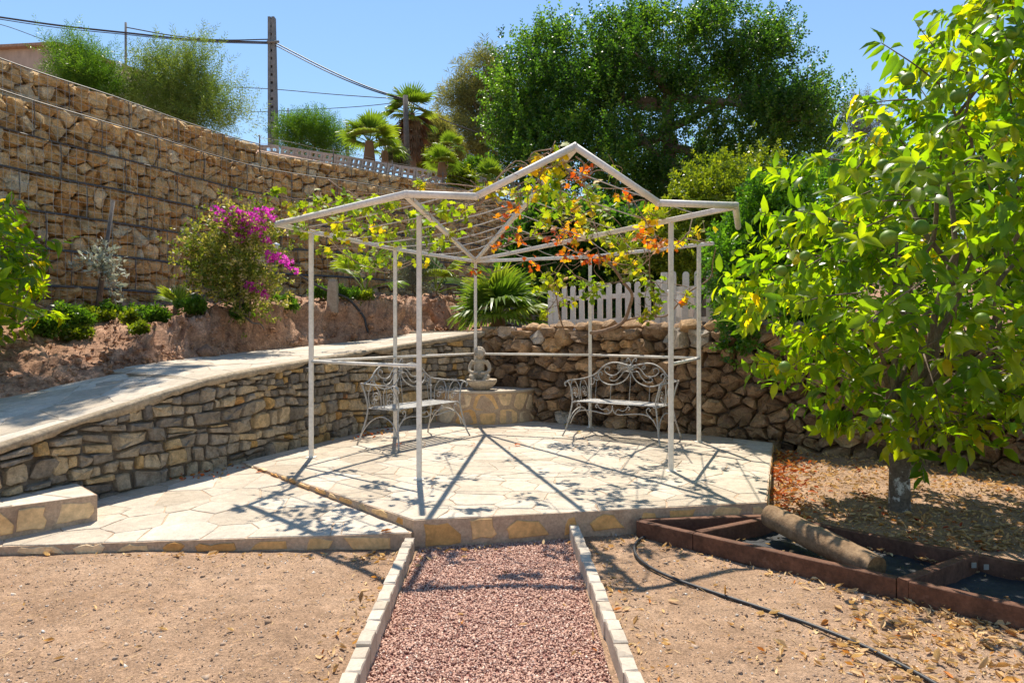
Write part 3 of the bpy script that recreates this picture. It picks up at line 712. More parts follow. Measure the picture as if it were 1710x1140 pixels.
# ramp: mortar bed + crazy paving in (along, across) coordinates
u = np.linspace(0, LW.L + 0.0, 120); tz = LW.key('top', u)
V, F = ribbon(LW, u, [(tz - 0.3, np.full(120, 0.0 - RAMP_W - 0.02)), (tz - 0.003, np.full(120, 0.0 - RAMP_W - 0.02)), (tz - 0.003, np.full(120, -0.02))])
ramp = tag(MB().add(V, F).build('ramp', M['mortar']), 'pale crazy paved path ramping up behind the grey stone wall', 'path', None, 'structure')
def rampmap(a, b, d):
    z = LW.key('top', a); return LW.map(a, z + d, -b)
sd = darts(0.3, LW.L, 0.05, RAMP_W - 0.05, 0.16, 0.40, 5000)
cs = cells(sd, 0.016, [(0, -1, -0.045), (0, 1, RAMP_W - 0.005), (1, 0, LW.L), (-1, 0, -0.3)], R=0.9, gapf=lambda: random.uniform(0.003, 0.013), power=0.08)
lay(ramp, 'paving_stone', [slab(c[::-1], rampmap, 0.02, random.uniform(-0.0005, 0.004), 0.003, 0.0045) for c in cs], M['paving'], rng.uniform(0, 1, len(cs)), smooth=False)
# path end on the terrace
LAND = [(-0.5, 10.2), (0.95, 10.75), (1.9, 11.6), (-0.2, 12.6), (-1.85, 11.4)]
land = tag(prism(LAND, 1.2, 1.447, 'path_landing', 'mortar'), 'pale paved landing at the top of the ramp', 'path', None, 'structure')
pave(land, LAND, 1.455, 0.2, 0.42, 1500)

# ------------------------------------------------------------------ grey retaining wall
gw = thing('retaining_wall', 'grey and ochre stone retaining wall carrying the paved ramp', 'wall', (-2.6, 6.6, 0.1), None, 'thing')
u = np.linspace(0, LW.L, 110); tz = LW.key('top', u); one = np.ones(110)
V, F = ribbon(LW, u, [(-0.1 * one, -0.035 * one), (tz - 0.06, -0.035 * one), (tz - 0.06, -0.3 * one)])
MB().add(V, F).build('mortar_core', M['grey_mortar'], gw, True)
mb = MB(); uu2 = np.linspace(0, LW.L, 260); tz = LW.key('top', uu2)
e1 = np.array([0.018 + 0.018 * fbm(s * 3, 1) + 0.014 * fbm(s * 11, 4) for s in uu2]); hh = np.array([0.072 + 0.045 * fbm(s * 1.8, 9) + 0.03 * fbm(s * 7, 3) for s in uu2])
V, F = ribbon(LW, uu2, [(tz - hh, 0 * uu2 - 0.03), (tz - hh * 0.9, e1), (tz - 0.014, e1 + 0.006), (tz + 0.004, e1 - 0.014), (tz + 0.007, 0 * uu2 - 0.045)])
mb.add(V, F).build('coping', M['coping'], gw, True)
def gw_pl(s, t):
    t0, t1 = LW.key('top', s) - 0.075, LW.key('top', min(s + 0.1, LW.L)) - 0.075; sl = (t1 - t0) / 0.1 if s < LW.L - 0.1 else 0.15
    n = math.hypot(sl, 1); return [(-sl / n, 1 / n, (t0 - sl * s) / n)]
cs = []
def zrow(k, base, s): return base + (0.08 * noise.noise((s * 1.0, k * 0.63, 2.0)) + 0.035 * noise.noise((s * 2.9, k * 1.3, 5.0)) if k else 0)
zb_, k = -0.02, 0
while zb_ < 1.5:
    h = random.choice([random.uniform(0.07, 0.11), random.uniform(0.10, 0.15), random.uniform(0.12, 0.19)]); s = -random.uniform(0, 0.3)
    while s < LW.L:
        w = min(h * random.uniform(0.7, 2.3), 0.36); j = lambda: random.uniform(-.028, .028)
        parts = [(0, 1)] if random.random() > 0.22 or h < 0.12 else [(0, random.uniform(.35, .65)), None]
        if len(parts) == 2: parts[1] = (parts[0][1], 1)
        for f0, f1 in parts:
            e0, e1 = s + random.uniform(-.02, .02), s + w + random.uniform(-.02, .02); zA = lambda q, f: zrow(k, zb_, q) * (1 - f) + zrow(k + 1, zb_ + h, q) * f
            g = random.uniform(.004, .010)
            q = [(e0 + g + j() * .3, zA(e0, f0) + g + j() * .5), (e1 - g + j() * .3, zA(e1, f0) + g + j() * .5), (e1 - g + j(), zA(e1, f1) - g + j() * .5), (e0 + g + j(), zA(e0, f1) - g + j() * .5)]
            if random.random() < .35: q.insert(3, ((e0 + e1) / 2 + j() * 2, zA((e0 + e1) / 2, f1) - g + random.uniform(0, .018)))
            mid = (e0 + e1) / 2
            if not 0.1 < mid < LW.L - .05: continue
            for pl in gw_pl(mid, 0) + [(-1, 0, -0.02), (1, 0, LW.L)]:
                q = clip(q, *pl)
                if len(q) < 3: break
            if len(q) < 3 or abs(area(q)) < 0.0014: continue
            q = np.array(q); cs.append(q if area(q) > 0 else q[::-1])
        s += w
    zb_ += h; k += 1
pieces = [stone(c, LW.map, 0.05, random.uniform(-0.004, 0.028), random.uniform(0.0, 0.022), 0.07, random.uniform(.06, .18), 0.25, random.uniform(.7, .86)) for c in cs]
tn = rng.random(len(cs)) ** 1.15
lay(gw, 'stone', pieces, M['grey_stone'], tn, True, sharp=24)

# ------------------------------------------------------------------ brown rubble wall
rw = thing('rubble_wall', 'rough dry rubble wall of brown stones behind the patio', 'wall', (2.2, 8.3, 0.1), None, 'thing')
u = np.linspace(0, RW.L, 110); tz = RW.key('top', u)
V, F = ribbon(RW, u, [(-0.1 * one, -0.09 * one), (tz - 0.06, -0.09 * one), (tz - 0.06, -0.4 * one)])
MB().add(V, F).build('earth_core', M['dark_earth'], rw, True)
sd = darts(0.0, RW.near(6.2, 5.2), 0.05, 1.5, 0.06, 0.22, 16000, lambda s, t: t < RW.key('top', s) - 0.03, asp=1.35)
cs = cells(sd, 0.012, lambda s, t: [(0, 1, float(RW.key('top', s)) + random.uniform(-0.02, 0.10))], asp=1.3, R=0.5, gapf=lambda: random.uniform(0.002, 0.020), power=0.012)
def rub(c):
    hi = c[:, 1].mean() > 1.25
    return stone(c, RW.map, 0.10, random.choice([random.uniform(-0.02, 0.03), random.uniform(0.0, 0.09)]), random.uniform(0.0, 0.05), 0.15, random.uniform(0.06, 0.24), 1.0 if not hi else 0.5, random.uniform(0.55, 0.85))
pieces = [rub(c) for c in cs]
tn = np.array([np.clip(random.gauss(0.45 + (0.25 if c[:, 1].mean() > 1.22 else 0), 0.25), 0, 1) for c in cs])
lay(rw, 'stone', pieces, M['brown_stone'], tn, True, sharp=26)
# loose stones laid along its top
mb = MB(); ss = 0.9; loose = []; lt = []
ico = None
def boulder(c, r, sq=(1, 1, 0.7)):
    """irregular rounded stone: jittered, subdivided octahedron (32 tris)"""
    V = [Vector(v) for v in ((1, 0, 0), (-1, 0, 0), (0, 1, 0), (0, -1, 0), (0, 0, 1), (0, 0, -1))]; V = [v.copy() for v in V]; F = []; mid = {}
    for a, b, d in CLOD_F:
        def m(i, j):
            k_ = (min(i, j), max(i, j))
            if k_ not in mid: V.append(((V[i] + V[j]) / 2).normalized()); mid[k_] = len(V) - 1
            return mid[k_]
        x, y, z = m(a, b), m(b, d), m(d, a); F += [(a, x, z), (x, b, y), (z, y, d), (x, y, z)]
    off = random.uniform(0, 100); V = np.array([v * (1 + 0.38 * noise.noise(v * 1.6 + Vector((off, 0, 0)))) for v in V])
    return V * np.array(sq) * r @ np.array(Matrix.Rotation(random.uniform(0, 6.3), 3, 'Z')) + np.array(c), F
while ss < RW.near(4.2, 6.9):
    r = random.uniform(0.07, 0.15); p = RW.map(np.array([ss]), np.array([RW.key('top', ss) + r * 0.35]), np.array([random.uniform(-0.16, -0.02)]))[0]
    loose.append(boulder(p, r, (1.15, 0.9, 0.68))); lt.append(random.uniform(0.5, 0.98)); ss += r * 1.9
lay(rw, 'top_stone', loose, M['brown_stone'], lt, True, sharp=50)

# ------------------------------------------------------------------ gabion wall
ga = thing('gabion_wall', 'tall gabion wall of golden stones in wire baskets', 'wall', (-6.3, 10.9, 1.9), None, 'thing')
TIERS = [(4.70, 5.20, -0.24), (4.18, 4.68, 0.0), (3.66, 4.16, 0.05), (3.14, 3.64, 0.09), (2.62, 3.12, 0.14), (2.10, 2.60, 0.18), (1.58, 2.08, 0.22)]
s0, s1 = GB.near(-7.2, 7.4), GB.near(2.6, 20.3); S_STEP = GB.near(-5.0, 13.5)
pieces, tn = [], []
dark, lite, core = MB(), MB(), MB()
for ti, (z0, z1, off) in enumerate(TIERS):
    segs = [(s0, S_STEP, z1), (S_STEP, s1, z1 - 0.14)] if ti == 0 else [(s0, s1, z1)]
    for sa, sb, zt in segs:
        sd = darts(sa, sb, z0 + 0.05, zt - 0.03, 0.08, 0.29, 7000, asp=1.12)
        pl = [(0, 1, zt + 0.02), (0, -1, -z0 - 0.004), (1, 0, sb), (-1, 0, -sa)]
        fm = lambda s, t, d, off=off: GB.map(s, t, d + off)
        for c in cells(sd, 0.02, pl, asp=1.1, R=0.6, gapf=lambda: random.uniform(0.004, 0.032), power=0.014):
            if c[:, 1].max() < GB.key('base', c[:, 0].mean()) - 0.05: continue
            pieces.append(stone(c, fm, 0.09, random.uniform(-0.03, 0.03), random.uniform(0.0, 0.06), 0.11, random.uniform(0.08, 0.22), 0.6, random.uniform(0.55, 0.82))); tn.append(np.clip(random.gauss(0.5, 0.24), 0, 1))
        u = np.linspace(sa, sb, 60); o_ = np.ones(60)
        V, F = ribbon(GB, u, [(z0 * o_ - .02, (off - 0.10) * o_), ((zt - 0.05) * o_, (off - 0.10) * o_), ((zt - 0.05) * o_, (off - 0.9) * o_)])
        core.add(V, F)
        # wires: tier edges, basket uprights, light square mesh
        u = np.linspace(sa, sb, int((sb - sa) / 0.35) + 2)
        for zz, r in ((zt + 0.005, 0.011), (z0 + 0.0, 0.014)):
            jit = np.array([0.012 * fbm(s * 1.2, zz) for s in u])
            dark.tube(GB.map(u, zz + jit, np.full(len(u), off + 0.075)), r, 4, 0.3)
        ph = 0.35 * ti
        for s in np.arange(sa + ph, sb, 0.98):
            dark.tube(GB.map(np.array([s, s + 0.01, s]), np.array([z0, (z0 + zt) / 2, zt]), np.array([off + 0.075, off + 0.085, off + 0.075])), 0.008, 4, 0.5)
        for s in np.arange(sa, sb, 0.12):
            lite.tube(GB.map(np.array([s, s]), np.array([z0, zt]), np.array([off + 0.088, off + 0.088])), 0.0026, 3, random.random(), cap=False)
        for zz in np.arange(z0 + 0.1, zt - 0.02, 0.12):
            lite.tube(GB.map(u, np.full(len(u), zz), np.full(len(u), off + 0.09)), 0.0026, 3, random.random(), cap=False)
    # stones seen on top of the set-back tier
    if ti == 0:
        top_st, tt = [], []
        for s in np.arange(s0, s1, 0.17):
            for dd in (-0.12, -0.32):
                zt = z1 if s < S_STEP else z1 - 0.14; r = random.uniform(0.08, 0.15)
                top_st.append(boulder(GB.map(np.array([s]), np.array([zt - r * 0.25]), np.array([off + dd]))[0], r, (1.1, 1, 0.6))); tt.append(random.uniform(0.45, 1))
lay(ga, 'stone', pieces, M['gabion_stone'], np.array(tn), True, sharp=28)
lay(ga, 'top_stone', top_st, M['gabion_stone'], tt, True, sharp=50, limit=60)
core.build('fill_core', M['gabion_core'], ga, True)
dark.build('basket_edges', M['wire_dark'], ga)
lite.build('wire_mesh', M['wire'], ga)

# ------------------------------------------------------------------ gravel path with its border blocks
GX0, GX1, GY0, GY1 = -0.64, 0.44, 0.8, 4.8
tag(place('gravel_path', grid('gravel_path', np.arange(GX0, GX1 + .01, 0.04), np.arange(GY0, GY1 + .3, 0.04), lambda x, y: -0.014 + 0.008 * fbm(x * 3, y * 3) + 0.004 * fbm(x * 16, y * 16), M['gravel_bed'], lambda x, y: y > 4.6 + 0.19 * (x + 0.65))),
    'bed of the red gravel path leading to the patio', None, None, 'structure')
N = 34000
P = np.c_[rng.uniform(GX0, GX1, N), 2.5 + (4.82 - 2.5) * rng.random(N) ** 1.0, np.zeros(N)]
P = P[P[:, 1] < 4.50 + 0.193 * (P[:, 0] + 0.65)]; N = len(P)
P[:, 2] = [-0.010 + 0.008 * fbm(x * 3, y * 3) + 0.004 * fbm(x * 16, y * 16) for x, y in P[:, :2]] + rng.uniform(0, 0.006, N)
scatter('gravel', 'pinkish red crushed stone gravel covering the path', P, rng.uniform(0.0045, 0.0095, N), 'gravel', np.clip(rng.normal(0.5, 0.24, N), 0, 1), 0.8)['category'] = 'gravel'
def border(name, label, x0, x1, y0, y1):
    t = thing(name, label, 'edging', (x0, y0, 0), 'pale block edgings of the gravel path')
    L = math.hypot(x1 - x0, y1 - y0); nb = int(L / 0.118); a = math.atan2(y1 - y0, x1 - x0) - PI / 2
    metas = []
    for v in range(4):
        w, l = 0.064, 0.1165; V = []
        prof = [(-l/2, 0.096), (-l/2 + 0.010, 0.104), (-0.01, 0.107), (l/2 - 0.010, 0.104), (l/2, 0.096)]
        for sx in (-1, 1):
            V += [(sx * w/2, -l/2, -0.06)] + [(sx * (w/2 - (0.004 if 0 < i < 4 else 0)), y + random.gauss(0, .0015), z + random.gauss(0, .002)) for i, (y, z) in enumerate(prof)] + [(sx * w/2, l/2, -0.06)]
        F = [tuple(range(7))[::-1], tuple(range(7, 14))] + [(i, i + 1, i + 8, i + 7) for i in range(6)]
        metas.append(MB().add(V, [f[::-1] for f in F], v / 3).mesh('edging_block', M['border']))
    for k in range(nb):
        f = (k + 0.5) / nb
        place('edging_block', metas[k % 4 if k % 3 else 2], t, Matrix.Translation((x0 + (x1 - x0) * f + random.gauss(0, .002), y0 + (y1 - y0) * f, random.gauss(-0.012, 0.004))) @ Matrix.Rotation(a + random.gauss(0, .02), 4, 'Z'))
border('path_edging', 'row of pale edging blocks along the left side of the red gravel', -0.615, -0.665, 2.3, 4.44)
border('path_edging', 'row of pale edging blocks along the right side of the red gravel', 0.475, 0.425, 2.3, 4.70)

# pebbles and crumbs on the soil
def soil_pts(N, y0=2.55, y1=7.4):
    P = np.c_[rng.uniform(-3.6, 5.0, N), y0 + (y1 - y0) * rng.random(N) ** 1.4, np.zeros(N)]
    ok = ((P[:, 0] < -0.72) & (P[:, 1] < 4.36)) | ((P[:, 0] > 0.52) & (P[:, 1] < 4.50 + 0.193 * (P[:, 0] + 0.65))) & (P[:, 0] < 1.9) | ((P[:, 0] > 1.9) & ((P[:, 0] - 1.86) * 2.675 - (P[:, 1] - 4.985) * 1.07 > 0.02))
    d = P[:, :2] - np.array([3.97, 7.02]); ok &= (d @ nz(np.array([0.6, 0.8]))) < 0.0
    return P[ok]
P = soil_pts(46000); N = len(P); P[:, 2] = [soil_z(x, y) + 0.012 * fbm(x * 1.5, y * 1.5) for x, y in P[:, :2]]
S = np.exp(rng.normal(-5.5, 0.5, N)); S = np.clip(S, 0.0015, 0.019)
scatter('soil_pebbles', 'small pebbles and crumbs strewn over the dry soil', P, S, 'clod', np.clip(np.where(rng.random(N) < 0.10, rng.uniform(.85, 1, N), rng.normal(0.55, 0.16, N)), 0, 1), 0.7)['category'] = 'pebbles'

# ================================================================== PERGOLA
P1, P2, P3, P4, P5, P6, P7 = [np.array(p) for p in ((-0.786, 5.78), (1.425, 6.12), (-2.0, 6.80), (-1.40, 8.18), (-0.51, 9.53), (1.03, 9.0), (2.13, 7.78))]
ZT = 2.425
def v3(p, z): return np.array([p[0], p[1], z])
E3, E1, E2, E7, E8 = np.array((-2.18, 6.36)), np.array((-0.775, 5.02)), np.array((1.79, 5.47)), np.array((2.17, 6.55)), np.array((2.26, 7.66))
G1, G2, AP = np.array((-0.27, 5.11)), np.array((1.15, 5.36)), np.array((0.48, 5.235))
pg = thing('pergola', 'off white metal tube pergola with a small front gable over the patio', 'pergola', (0.2, 7.5, PZ))
for p in (P1, P2, P3, P4, P5, P6, P7):
    z0 = 0.62 if p is P5 else PZ
    MB().beam(v3(p, z0), v3(p, ZT - 0.02), 0.042, 0.042, (0, 1, 0), bev=0.004).build('post', M['paint'], pg)
    if p is not P5: MB().box((p[0] - .045, p[1] - .045, PZ), (p[0] + .045, p[1] + .045, PZ + 0.007)).build('base_plate', M['paint'], pg)
def tubepart(name, pts, r, n=10, mat='paint'): return MB().tube(np.array(pts), r, n).build(name, M[mat], pg, True)
for a, b in ((P5, P4), (P4, P3), (P3, E3), (P5, P6), (P6, P7), (P7, E8)): MB().beam(v3(a, ZT), v3(b, ZT), 0.04, 0.04, bev=0.004).build('beam', M['paint'], pg)
for b, zb in ((E1, ZT), (E2, ZT), (AP, ZT + 0.40)): MB().beam(v3(P5, ZT + 0.012), v3(b, zb), 0.042, 0.042, bev=0.004).build('rafter', M['paint'], pg)
EV = [v3(E3, ZT + .01), v3(E1, ZT + .01), v3(G1, ZT + .01), v3(AP, ZT + 0.42), v3(G2, ZT + .01), v3(E2, ZT + .01), v3(E7, ZT + .01)]
for a, b in zip(EV[:-1], EV[1:]):
    e = nz(b - a) * 0.018; tubepart('eave_tube', [a - e, b + e], 0.027)
RZ = PZ + 0.955
for a, b in ((P1, P3), (P3, P4), (P4, P5), (P5, P6), (P6, P7), (P7, P2)): tubepart('rail', [v3(a, RZ), v3(b, RZ)], 0.016)
raf = [[v3(P5, ZT), v3(P4, ZT), v3(P3, ZT), v3(E3, ZT)], [v3(P5, ZT), v3(E1, ZT)], [v3(P5, ZT), v3(AP, ZT + .4)], [v3(P5, ZT), v3(E2, ZT)], [v3(P5, ZT), v3(P6, ZT), v3(P7, ZT), v3(E8, ZT)]]
def along(pl, t):
    pl = np.array(pl); d = np.linalg.norm(np.diff(pl, axis=0), axis=1); c = np.concatenate([[0], np.cumsum(d)]) / d.sum(); return np.array([np.interp(t, c, pl[:, k]) for k in range(3)])
for i in range(4):
    for t in np.linspace(0.22, 0.90, 7):
        a, b = along(raf[i], t) + np.array([0, 0, .022]), along(raf[i + 1], t) + np.array([0, 0, .022]); m = (a + b) / 2 - np.array([0, 0, 0.012])
        tubepart('wire', [a, m, b], 0.0055, 5, 'rope')

# ================================================================== BENCHES
def spiral(c, r, a0, turns, sgn=1, n=18, shrink=0.25):
    t = np.linspace(0, 1, n); a = a0 + sgn * t * turns * 2 * PI; rr = r * (1 - (1 - shrink) * t)
    return np.c_[c[0] + rr * np.cos(a), c[1] + rr * np.sin(a)]
def make_bench(label, A_, B_):
    A_, B_ = np.array(A_), np.array(B_); x = nz(B_ - A_); y = np.array([-x[1], x[0]]); o = (A_ + B_) / 2
    t = thing('garden_bench', label, 'bench', (o[0], o[1], PZ), 'wrought iron benches on the patio')
    def W(Q): Q = np.atleast_2d(np.array(Q, float)); return np.c_[o[0] + Q[:, 0] * x[0] + Q[:, 1] * y[0], o[1] + Q[:, 0] * x[1] + Q[:, 1] * y[1], PZ + Q[:, 2]]
    def T(mb, Q, r=0.007, n=6, sm=4, flat=1.0): mb.tube(W(catmull(Q, sm) if sm else Q), r * 0.82, n, flat=flat)
    def fxz(L, yy): return [(a, yy if np.isscalar(yy) else yy(b), b) for a, b in L]
    BK = lambda z: 0.42 + 0.13 * (z - 0.42)                     # leaning back plane
    # seat slats
    for k in range(6):
        yy = 0.03 + k * 0.073; MB().beam(W((-0.53, yy, 0.42))[0], W((0.53, yy, 0.42))[0], 0.045, 0.010, bev=0.003).build('seat_slat', M['iron'], t)
    for xx in (-0.53, 0.53): MB().beam(W((xx, -0.01, 0.408))[0], W((xx, 0.44, 0.408))[0], 0.03, 0.012).build('seat_bearer', M['iron'], t)
    for s in (-1, 1):
        mb = MB(); T(mb, [(s * .60, -.055, .60), (s * .615, -.06, .635), (s * .60, -.015, .655), (s * .575, .005, .60), (s * .545, .0, .48), (s * .55, .0, .38), (s * .575, -.02, .24), (s * .60, -.05, .1), (s * .635, -.085, .0)], 0.0125, 7); mb.build('leg', M['iron'], t, True)
        mb = MB(); T(mb, [(s * .60, .50, .69), (s * .575, .475, .60), (s * .55, .45, .46), (s * .55, .45, .36), (s * .575, .48, .2), (s * .61, .55, .0)], 0.0125, 7); mb.build('leg', M['iron'], t, True)
        mb = MB(); T(mb, [(s * .605, -.055, .655), (s * .60, .05, .672), (s * .60, .25, .672), (s * .60, .50, .685)], 0.013, 6, flat=0.6)
        for c in (0.10, 0.32):                                   # arches under the arm
            T(mb, [(s * .56, c - .085, .43), (s * .575, c - .09, .55), (s * .59, c - .05, .64), (s * .595, c, .665), (s * .59, c + .05, .64), (s * .575, c + .09, .55), (s * .56, c + .085, .43)], 0.0075)
            T(mb, [(s * .57, a, b) for a, b in spiral((c - .02, .54), .055, 0, 1.3)], 0.005, 5, 0); T(mb, [(s * .565, a, b) for a, b in spiral((c + .02, .48), .04, PI, 1.2, -1)], 0.005, 5, 0)
        mb.build('armrest', M['iron'], t, True)
        mb = MB(); T(mb, [(s * .595, -.04, .13), (s * .575, .06, .27), (s * .565, .22, .33), (s * .575, .38, .27), (s * .595, .50, .13)], 0.0085); mb.build('side_brace', M['iron'], t, True)
    bk = MB()
    for s in (-1, 1):
        T(bk, fxz([(s * .60, .685), (s * .545, .70), (s * .47, .745), (s * .40, .815), (s * .31, .865), (s * .21, .88), (s * .12, .865), (s * .05, .85), (0, .845)], BK), 0.011, 7)
        T(bk, fxz([(0, .845), (s * .012, .89), (s * .04, .93), (s * .065, .925), (s * .06, .90), (s * .045, .905)], BK), 0.008)
        T(bk, fxz([(0, .80), (s * .03, .72), (s * .09, .655), (s * .18, .615), (s * .28, .605), (s * .37, .63), (s * .43, .68), (s * .445, .735), (s * .42, .76), (s * .395, .74), (s * .40, .715)], BK), 0.009)
        T(bk, fxz([(s * .01, .80), (s * .07, .83), (s * .13, .80), (s * .18, .745), (s * .24, .72), (s * .32, .735), (s * .365, .78), (s * .34, .825), (s * .295, .81), (s * .30, .785)], BK), 0.008)
        T(bk, fxz([(s * .02, .77), (s * .09, .775), (s * .14, .71), (s * .20, .66), (s * .26, .655), (s * .29, .685), (s * .265, .71), (s * .245, .695)], BK), 0.007)
        T(bk, fxz(spiral((s * .16, .83), .03, PI / 2, 1.3, -s), BK), 0.006, 5, 0); T(bk, fxz(spiral((s * .47, .685), .045, PI / 2, 1.5, s), BK), 0.007, 5, 0)
        T(bk, fxz([(s * .52, .69), (s * .50, .64), (s * .52, .60), (s * .56, .60)], BK), 0.007)
        for xx, zt_ in ((.26, .605), (.47, .64)): T(bk, fxz([(s * xx, .42), (s * xx, zt_)], BK), 0.005, 5, 0)
    T(bk, fxz([(0, .42), (0, .80)], BK), 0.0055, 5, 0)
    bk.build('backrest', M['iron'], t, True)
    ro = MB(); c = W((0, BK(.815) - 0.01, .815))[0]
    for k in range(6):
        a = k * PI / 3 + .5; ro.tube(np.array([c, W((.03 * math.cos(a), BK(.815) - .02, .815 + .03 * math.sin(a)))[0], W((.05 * math.cos(a), BK(.815) - .01, .815 + .05 * math.sin(a)))[0]]), [0.008, 0.014, 0.004], 5)
    ro.build('rosette', M['iron'], t, True)
    ap = MB()
    for s in (-1, 1):
        T(ap, fxz([(s * .575, .15), (s * .53, .24), (s * .46, .305), (s * .36, .325), (s * .22, .315), (s * .10, .30), (s * .04, .31), (s * .01, .345), (0, .40)], 0.0), 0.0085)
        T(ap, fxz([(s * .03, .31), (s * .07, .36), (s * .13, .345), (s * .18, .37), (s * .20, .40), (s * .225, .38), (s * .205, .36)], 0.0), 0.007)
        T(ap, fxz([(s * .485, .295), (s * .44, .335), (s * .43, .375), (s * .455, .40), (s * .48, .38), (s * .465, .365)], 0.0), 0.007)
    ap.build('apron_scrolls', M['iron'], t, True)
    return t
make_bench('ornate grey wrought iron bench seen side on, against the grey stone wall', (-1.245, 7.26), (-0.60, 8.27))
make_bench('ornate grey wrought iron bench facing forward, against the brown rubble wall', (0.70, 8.27), (1.63, 7.57))

# ================================================================== FOUNTAIN
FC = np.array((-0.43, 10.05)); FR = 0.80; FT = 0.64
fo = thing('fountain_plinth', 'round fronted tan stone plinth in the corner of the two walls', 'plinth', (FC[0], FC[1] - 0.4, PZ))
cp = Path([(FC[0] + FR * math.cos(a), FC[1] + FR * math.sin(a)) for a in np.linspace(PI * 1.05, PI * 1.98, 20)], 3)
u = np.linspace(0, cp.L, 50); o_ = np.ones(50)
V, F = ribbon(cp, u, [(0.1 * o_, 0 * o_), ((FT - 0.02) * o_, 0 * o_)]); MB().add(V, F).build('mortar_body', M['facing_mortar'], fo, True)
V, F = ribbon(cp, u, [((FT - 0.035) * o_, 0.001 * o_), ((FT - 0.03) * o_, 0.016 * o_), ((FT - .004) * o_, 0.018 * o_), (FT * o_, 0.006 * o_)]); V2 = np.vstack([V, [[FC[0], FC[1] + .05, FT]]]); k = len(V)
MB().add(V2, F + [(3 * 50 + i, 3 * 50 + i + 1, k) for i in range(49)]).build('top_slab', M['paving'], fo, False)
sd = darts(0.02, cp.L - .02, PZ + 0.03, FT - 0.06, 0.13, 0.34, 1500)
cs = cells(sd, 0.03, [(0, 1, FT - 0.045), (0, -1, -PZ - 0.01)], asp=1.2, gapf=lambda: random.uniform(0.02, 0.07))
lay(fo, 'facing_stone', [slab(chamfer(c, 0.15), cp.map, 0.02, random.uniform(0.004, 0.010), 0.004) for c in cs], M['facing'], rng.uniform(0.1, 1, len(cs)), True, sharp=30)
bs = thing('fountain', 'small fluted stone basin with a seated cherub figure on the plinth', 'fountain', (-0.42, 9.42, FT))
BC = (-0.42, 9.46, FT)
MB().lathe([(0.10, 0.0), (0.115, 0.012), (0.13, 0.03), (0.175, 0.07), (0.205, 0.115), (0.212, 0.14), (0.205, 0.148), (0.19, 0.142), (0.15, 0.12), (0.02, 0.115)], 96, BC, 0.5,
           lambda a, r, z: (0.035 * abs(math.cos(a * 12)) if 0.02 < z < 0.135 and r > 0.12 else 0)).build('basin', M['statue'], bs, True)
# cherub: one continuous body, voxel-remeshed from rounded volumes
def uvs(mb, c, r, sc=(1, 1, 1), nu=14, nv=9):
    V = [(c[0] + r * sc[0] * math.sin(PI * j / nv) * math.cos(2 * PI * i / nu), c[1] + r * sc[1] * math.sin(PI * j / nv) * math.sin(2 * PI * i / nu), c[2] + r * sc[2] * math.cos(PI * j / nv)) for j in range(1, nv) for i in range(nu)]
    V += [(c[0], c[1], c[2] + r * sc[2]), (c[0], c[1], c[2] - r * sc[2])]; k = len(V)
    F = [(j * nu + i, (j + 1) * nu + i, (j + 1) * nu + (i + 1) % nu, j * nu + (i + 1) % nu) for j in range(nv - 2) for i in range(nu)]
    F += [(k - 2, i, (i + 1) % nu) for i in range(nu)] + [(k - 1, (nv - 2) * nu + (i + 1) % nu, (nv - 2) * nu + i) for i in range(nu)]
    mb.add(V, F)
ch = MB(); cx_, cy_, cz_ = BC[0] - 0.03, BC[1] + 0.04, FT + 0.135; CS = 1.16
def S(x, y, z, r, sc=(1, 1, 1)): uvs(ch, (cx_ + CS * x, cy_ + CS * y, cz_ + CS * z), r * CS, sc)
def Tb(P, r, n=10): ch.tube(catmull(np.array(P, float) * CS + np.array([cx_, cy_, cz_]), 5), [q * CS for q in (r if isinstance(r, list) else [r, r])], n)
S(0, 0.01, 0.05, 0.085, (1.0, .85, .7)); Tb([(0, .01, .03), (0, .012, .10), (0, .0, .17), (0, .0, .225)], [0.066, 0.058, 0.060, 0.045])
S(0, 0, .215, 0.068, (1.15, .75, .6)); Tb([(0, -.0, .22), (0, -.006, .27)], 0.032); S(0, -0.008, .315, 0.062, (0.95, 1.0, 1.08))
S(0, -.066, .305, 0.012); S(.03, -.05, .295, 0.022); S(-.03, -.05, .295, 0.022); S(0, -.052, .275, 0.018)
for sx in (-1, 1):
    S(sx * .058, .0, .31, 0.014)
    Tb([(sx * .072, .0, .225), (sx * .112, -.005, .165), (sx * .112, -.045, .105), (sx * .06, -.10, .088), (sx * .015, -.115, .088)], [0.029, 0.026, 0.024, 0.020, 0.019])
    Tb([(sx * .045, .0, .035), (sx * .085, -.06, .045), (sx * .085, -.105, .035), (sx * .06, -.115, .0), (sx * .05, -.13, -.02)], [0.048, 0.042, 0.036, 0.028, 0.024])
    S(sx * .024, -.062, .322, 0.010)
for k in range(26):
    a = k * 2.4; h = k / 25; S(.058 * math.cos(a) * (1 - .75 * h * h), .012 + .052 * math.sin(a) * (1 - .6 * h), .32 + .065 * h, 0.019)
me = ch.mesh('cherub_raw'); ob = bpy.data.objects.new('cherub_raw', me); COL.objects.link(ob)
md = ob.modifiers.new('r', 'REMESH'); md.mode = 'VOXEL'; md.voxel_size = 0.0065; ms = ob.modifiers.new('s', 'SMOOTH'); ms.iterations = 3; ms.factor = 0.5
dg = bpy.context.evaluated_depsgraph_get(); me2 = bpy.data.meshes.new_from_object(ob.evaluated_get(dg)); bpy.data.objects.remove(ob)
me2.name = 'cherub'; me2.materials.clear(); me2.materials.append(M['statue']); me2.polygons.foreach_set('use_smooth', np.ones(len(me2.polygons), dtype=bool))
place('cherub', me2, bs)

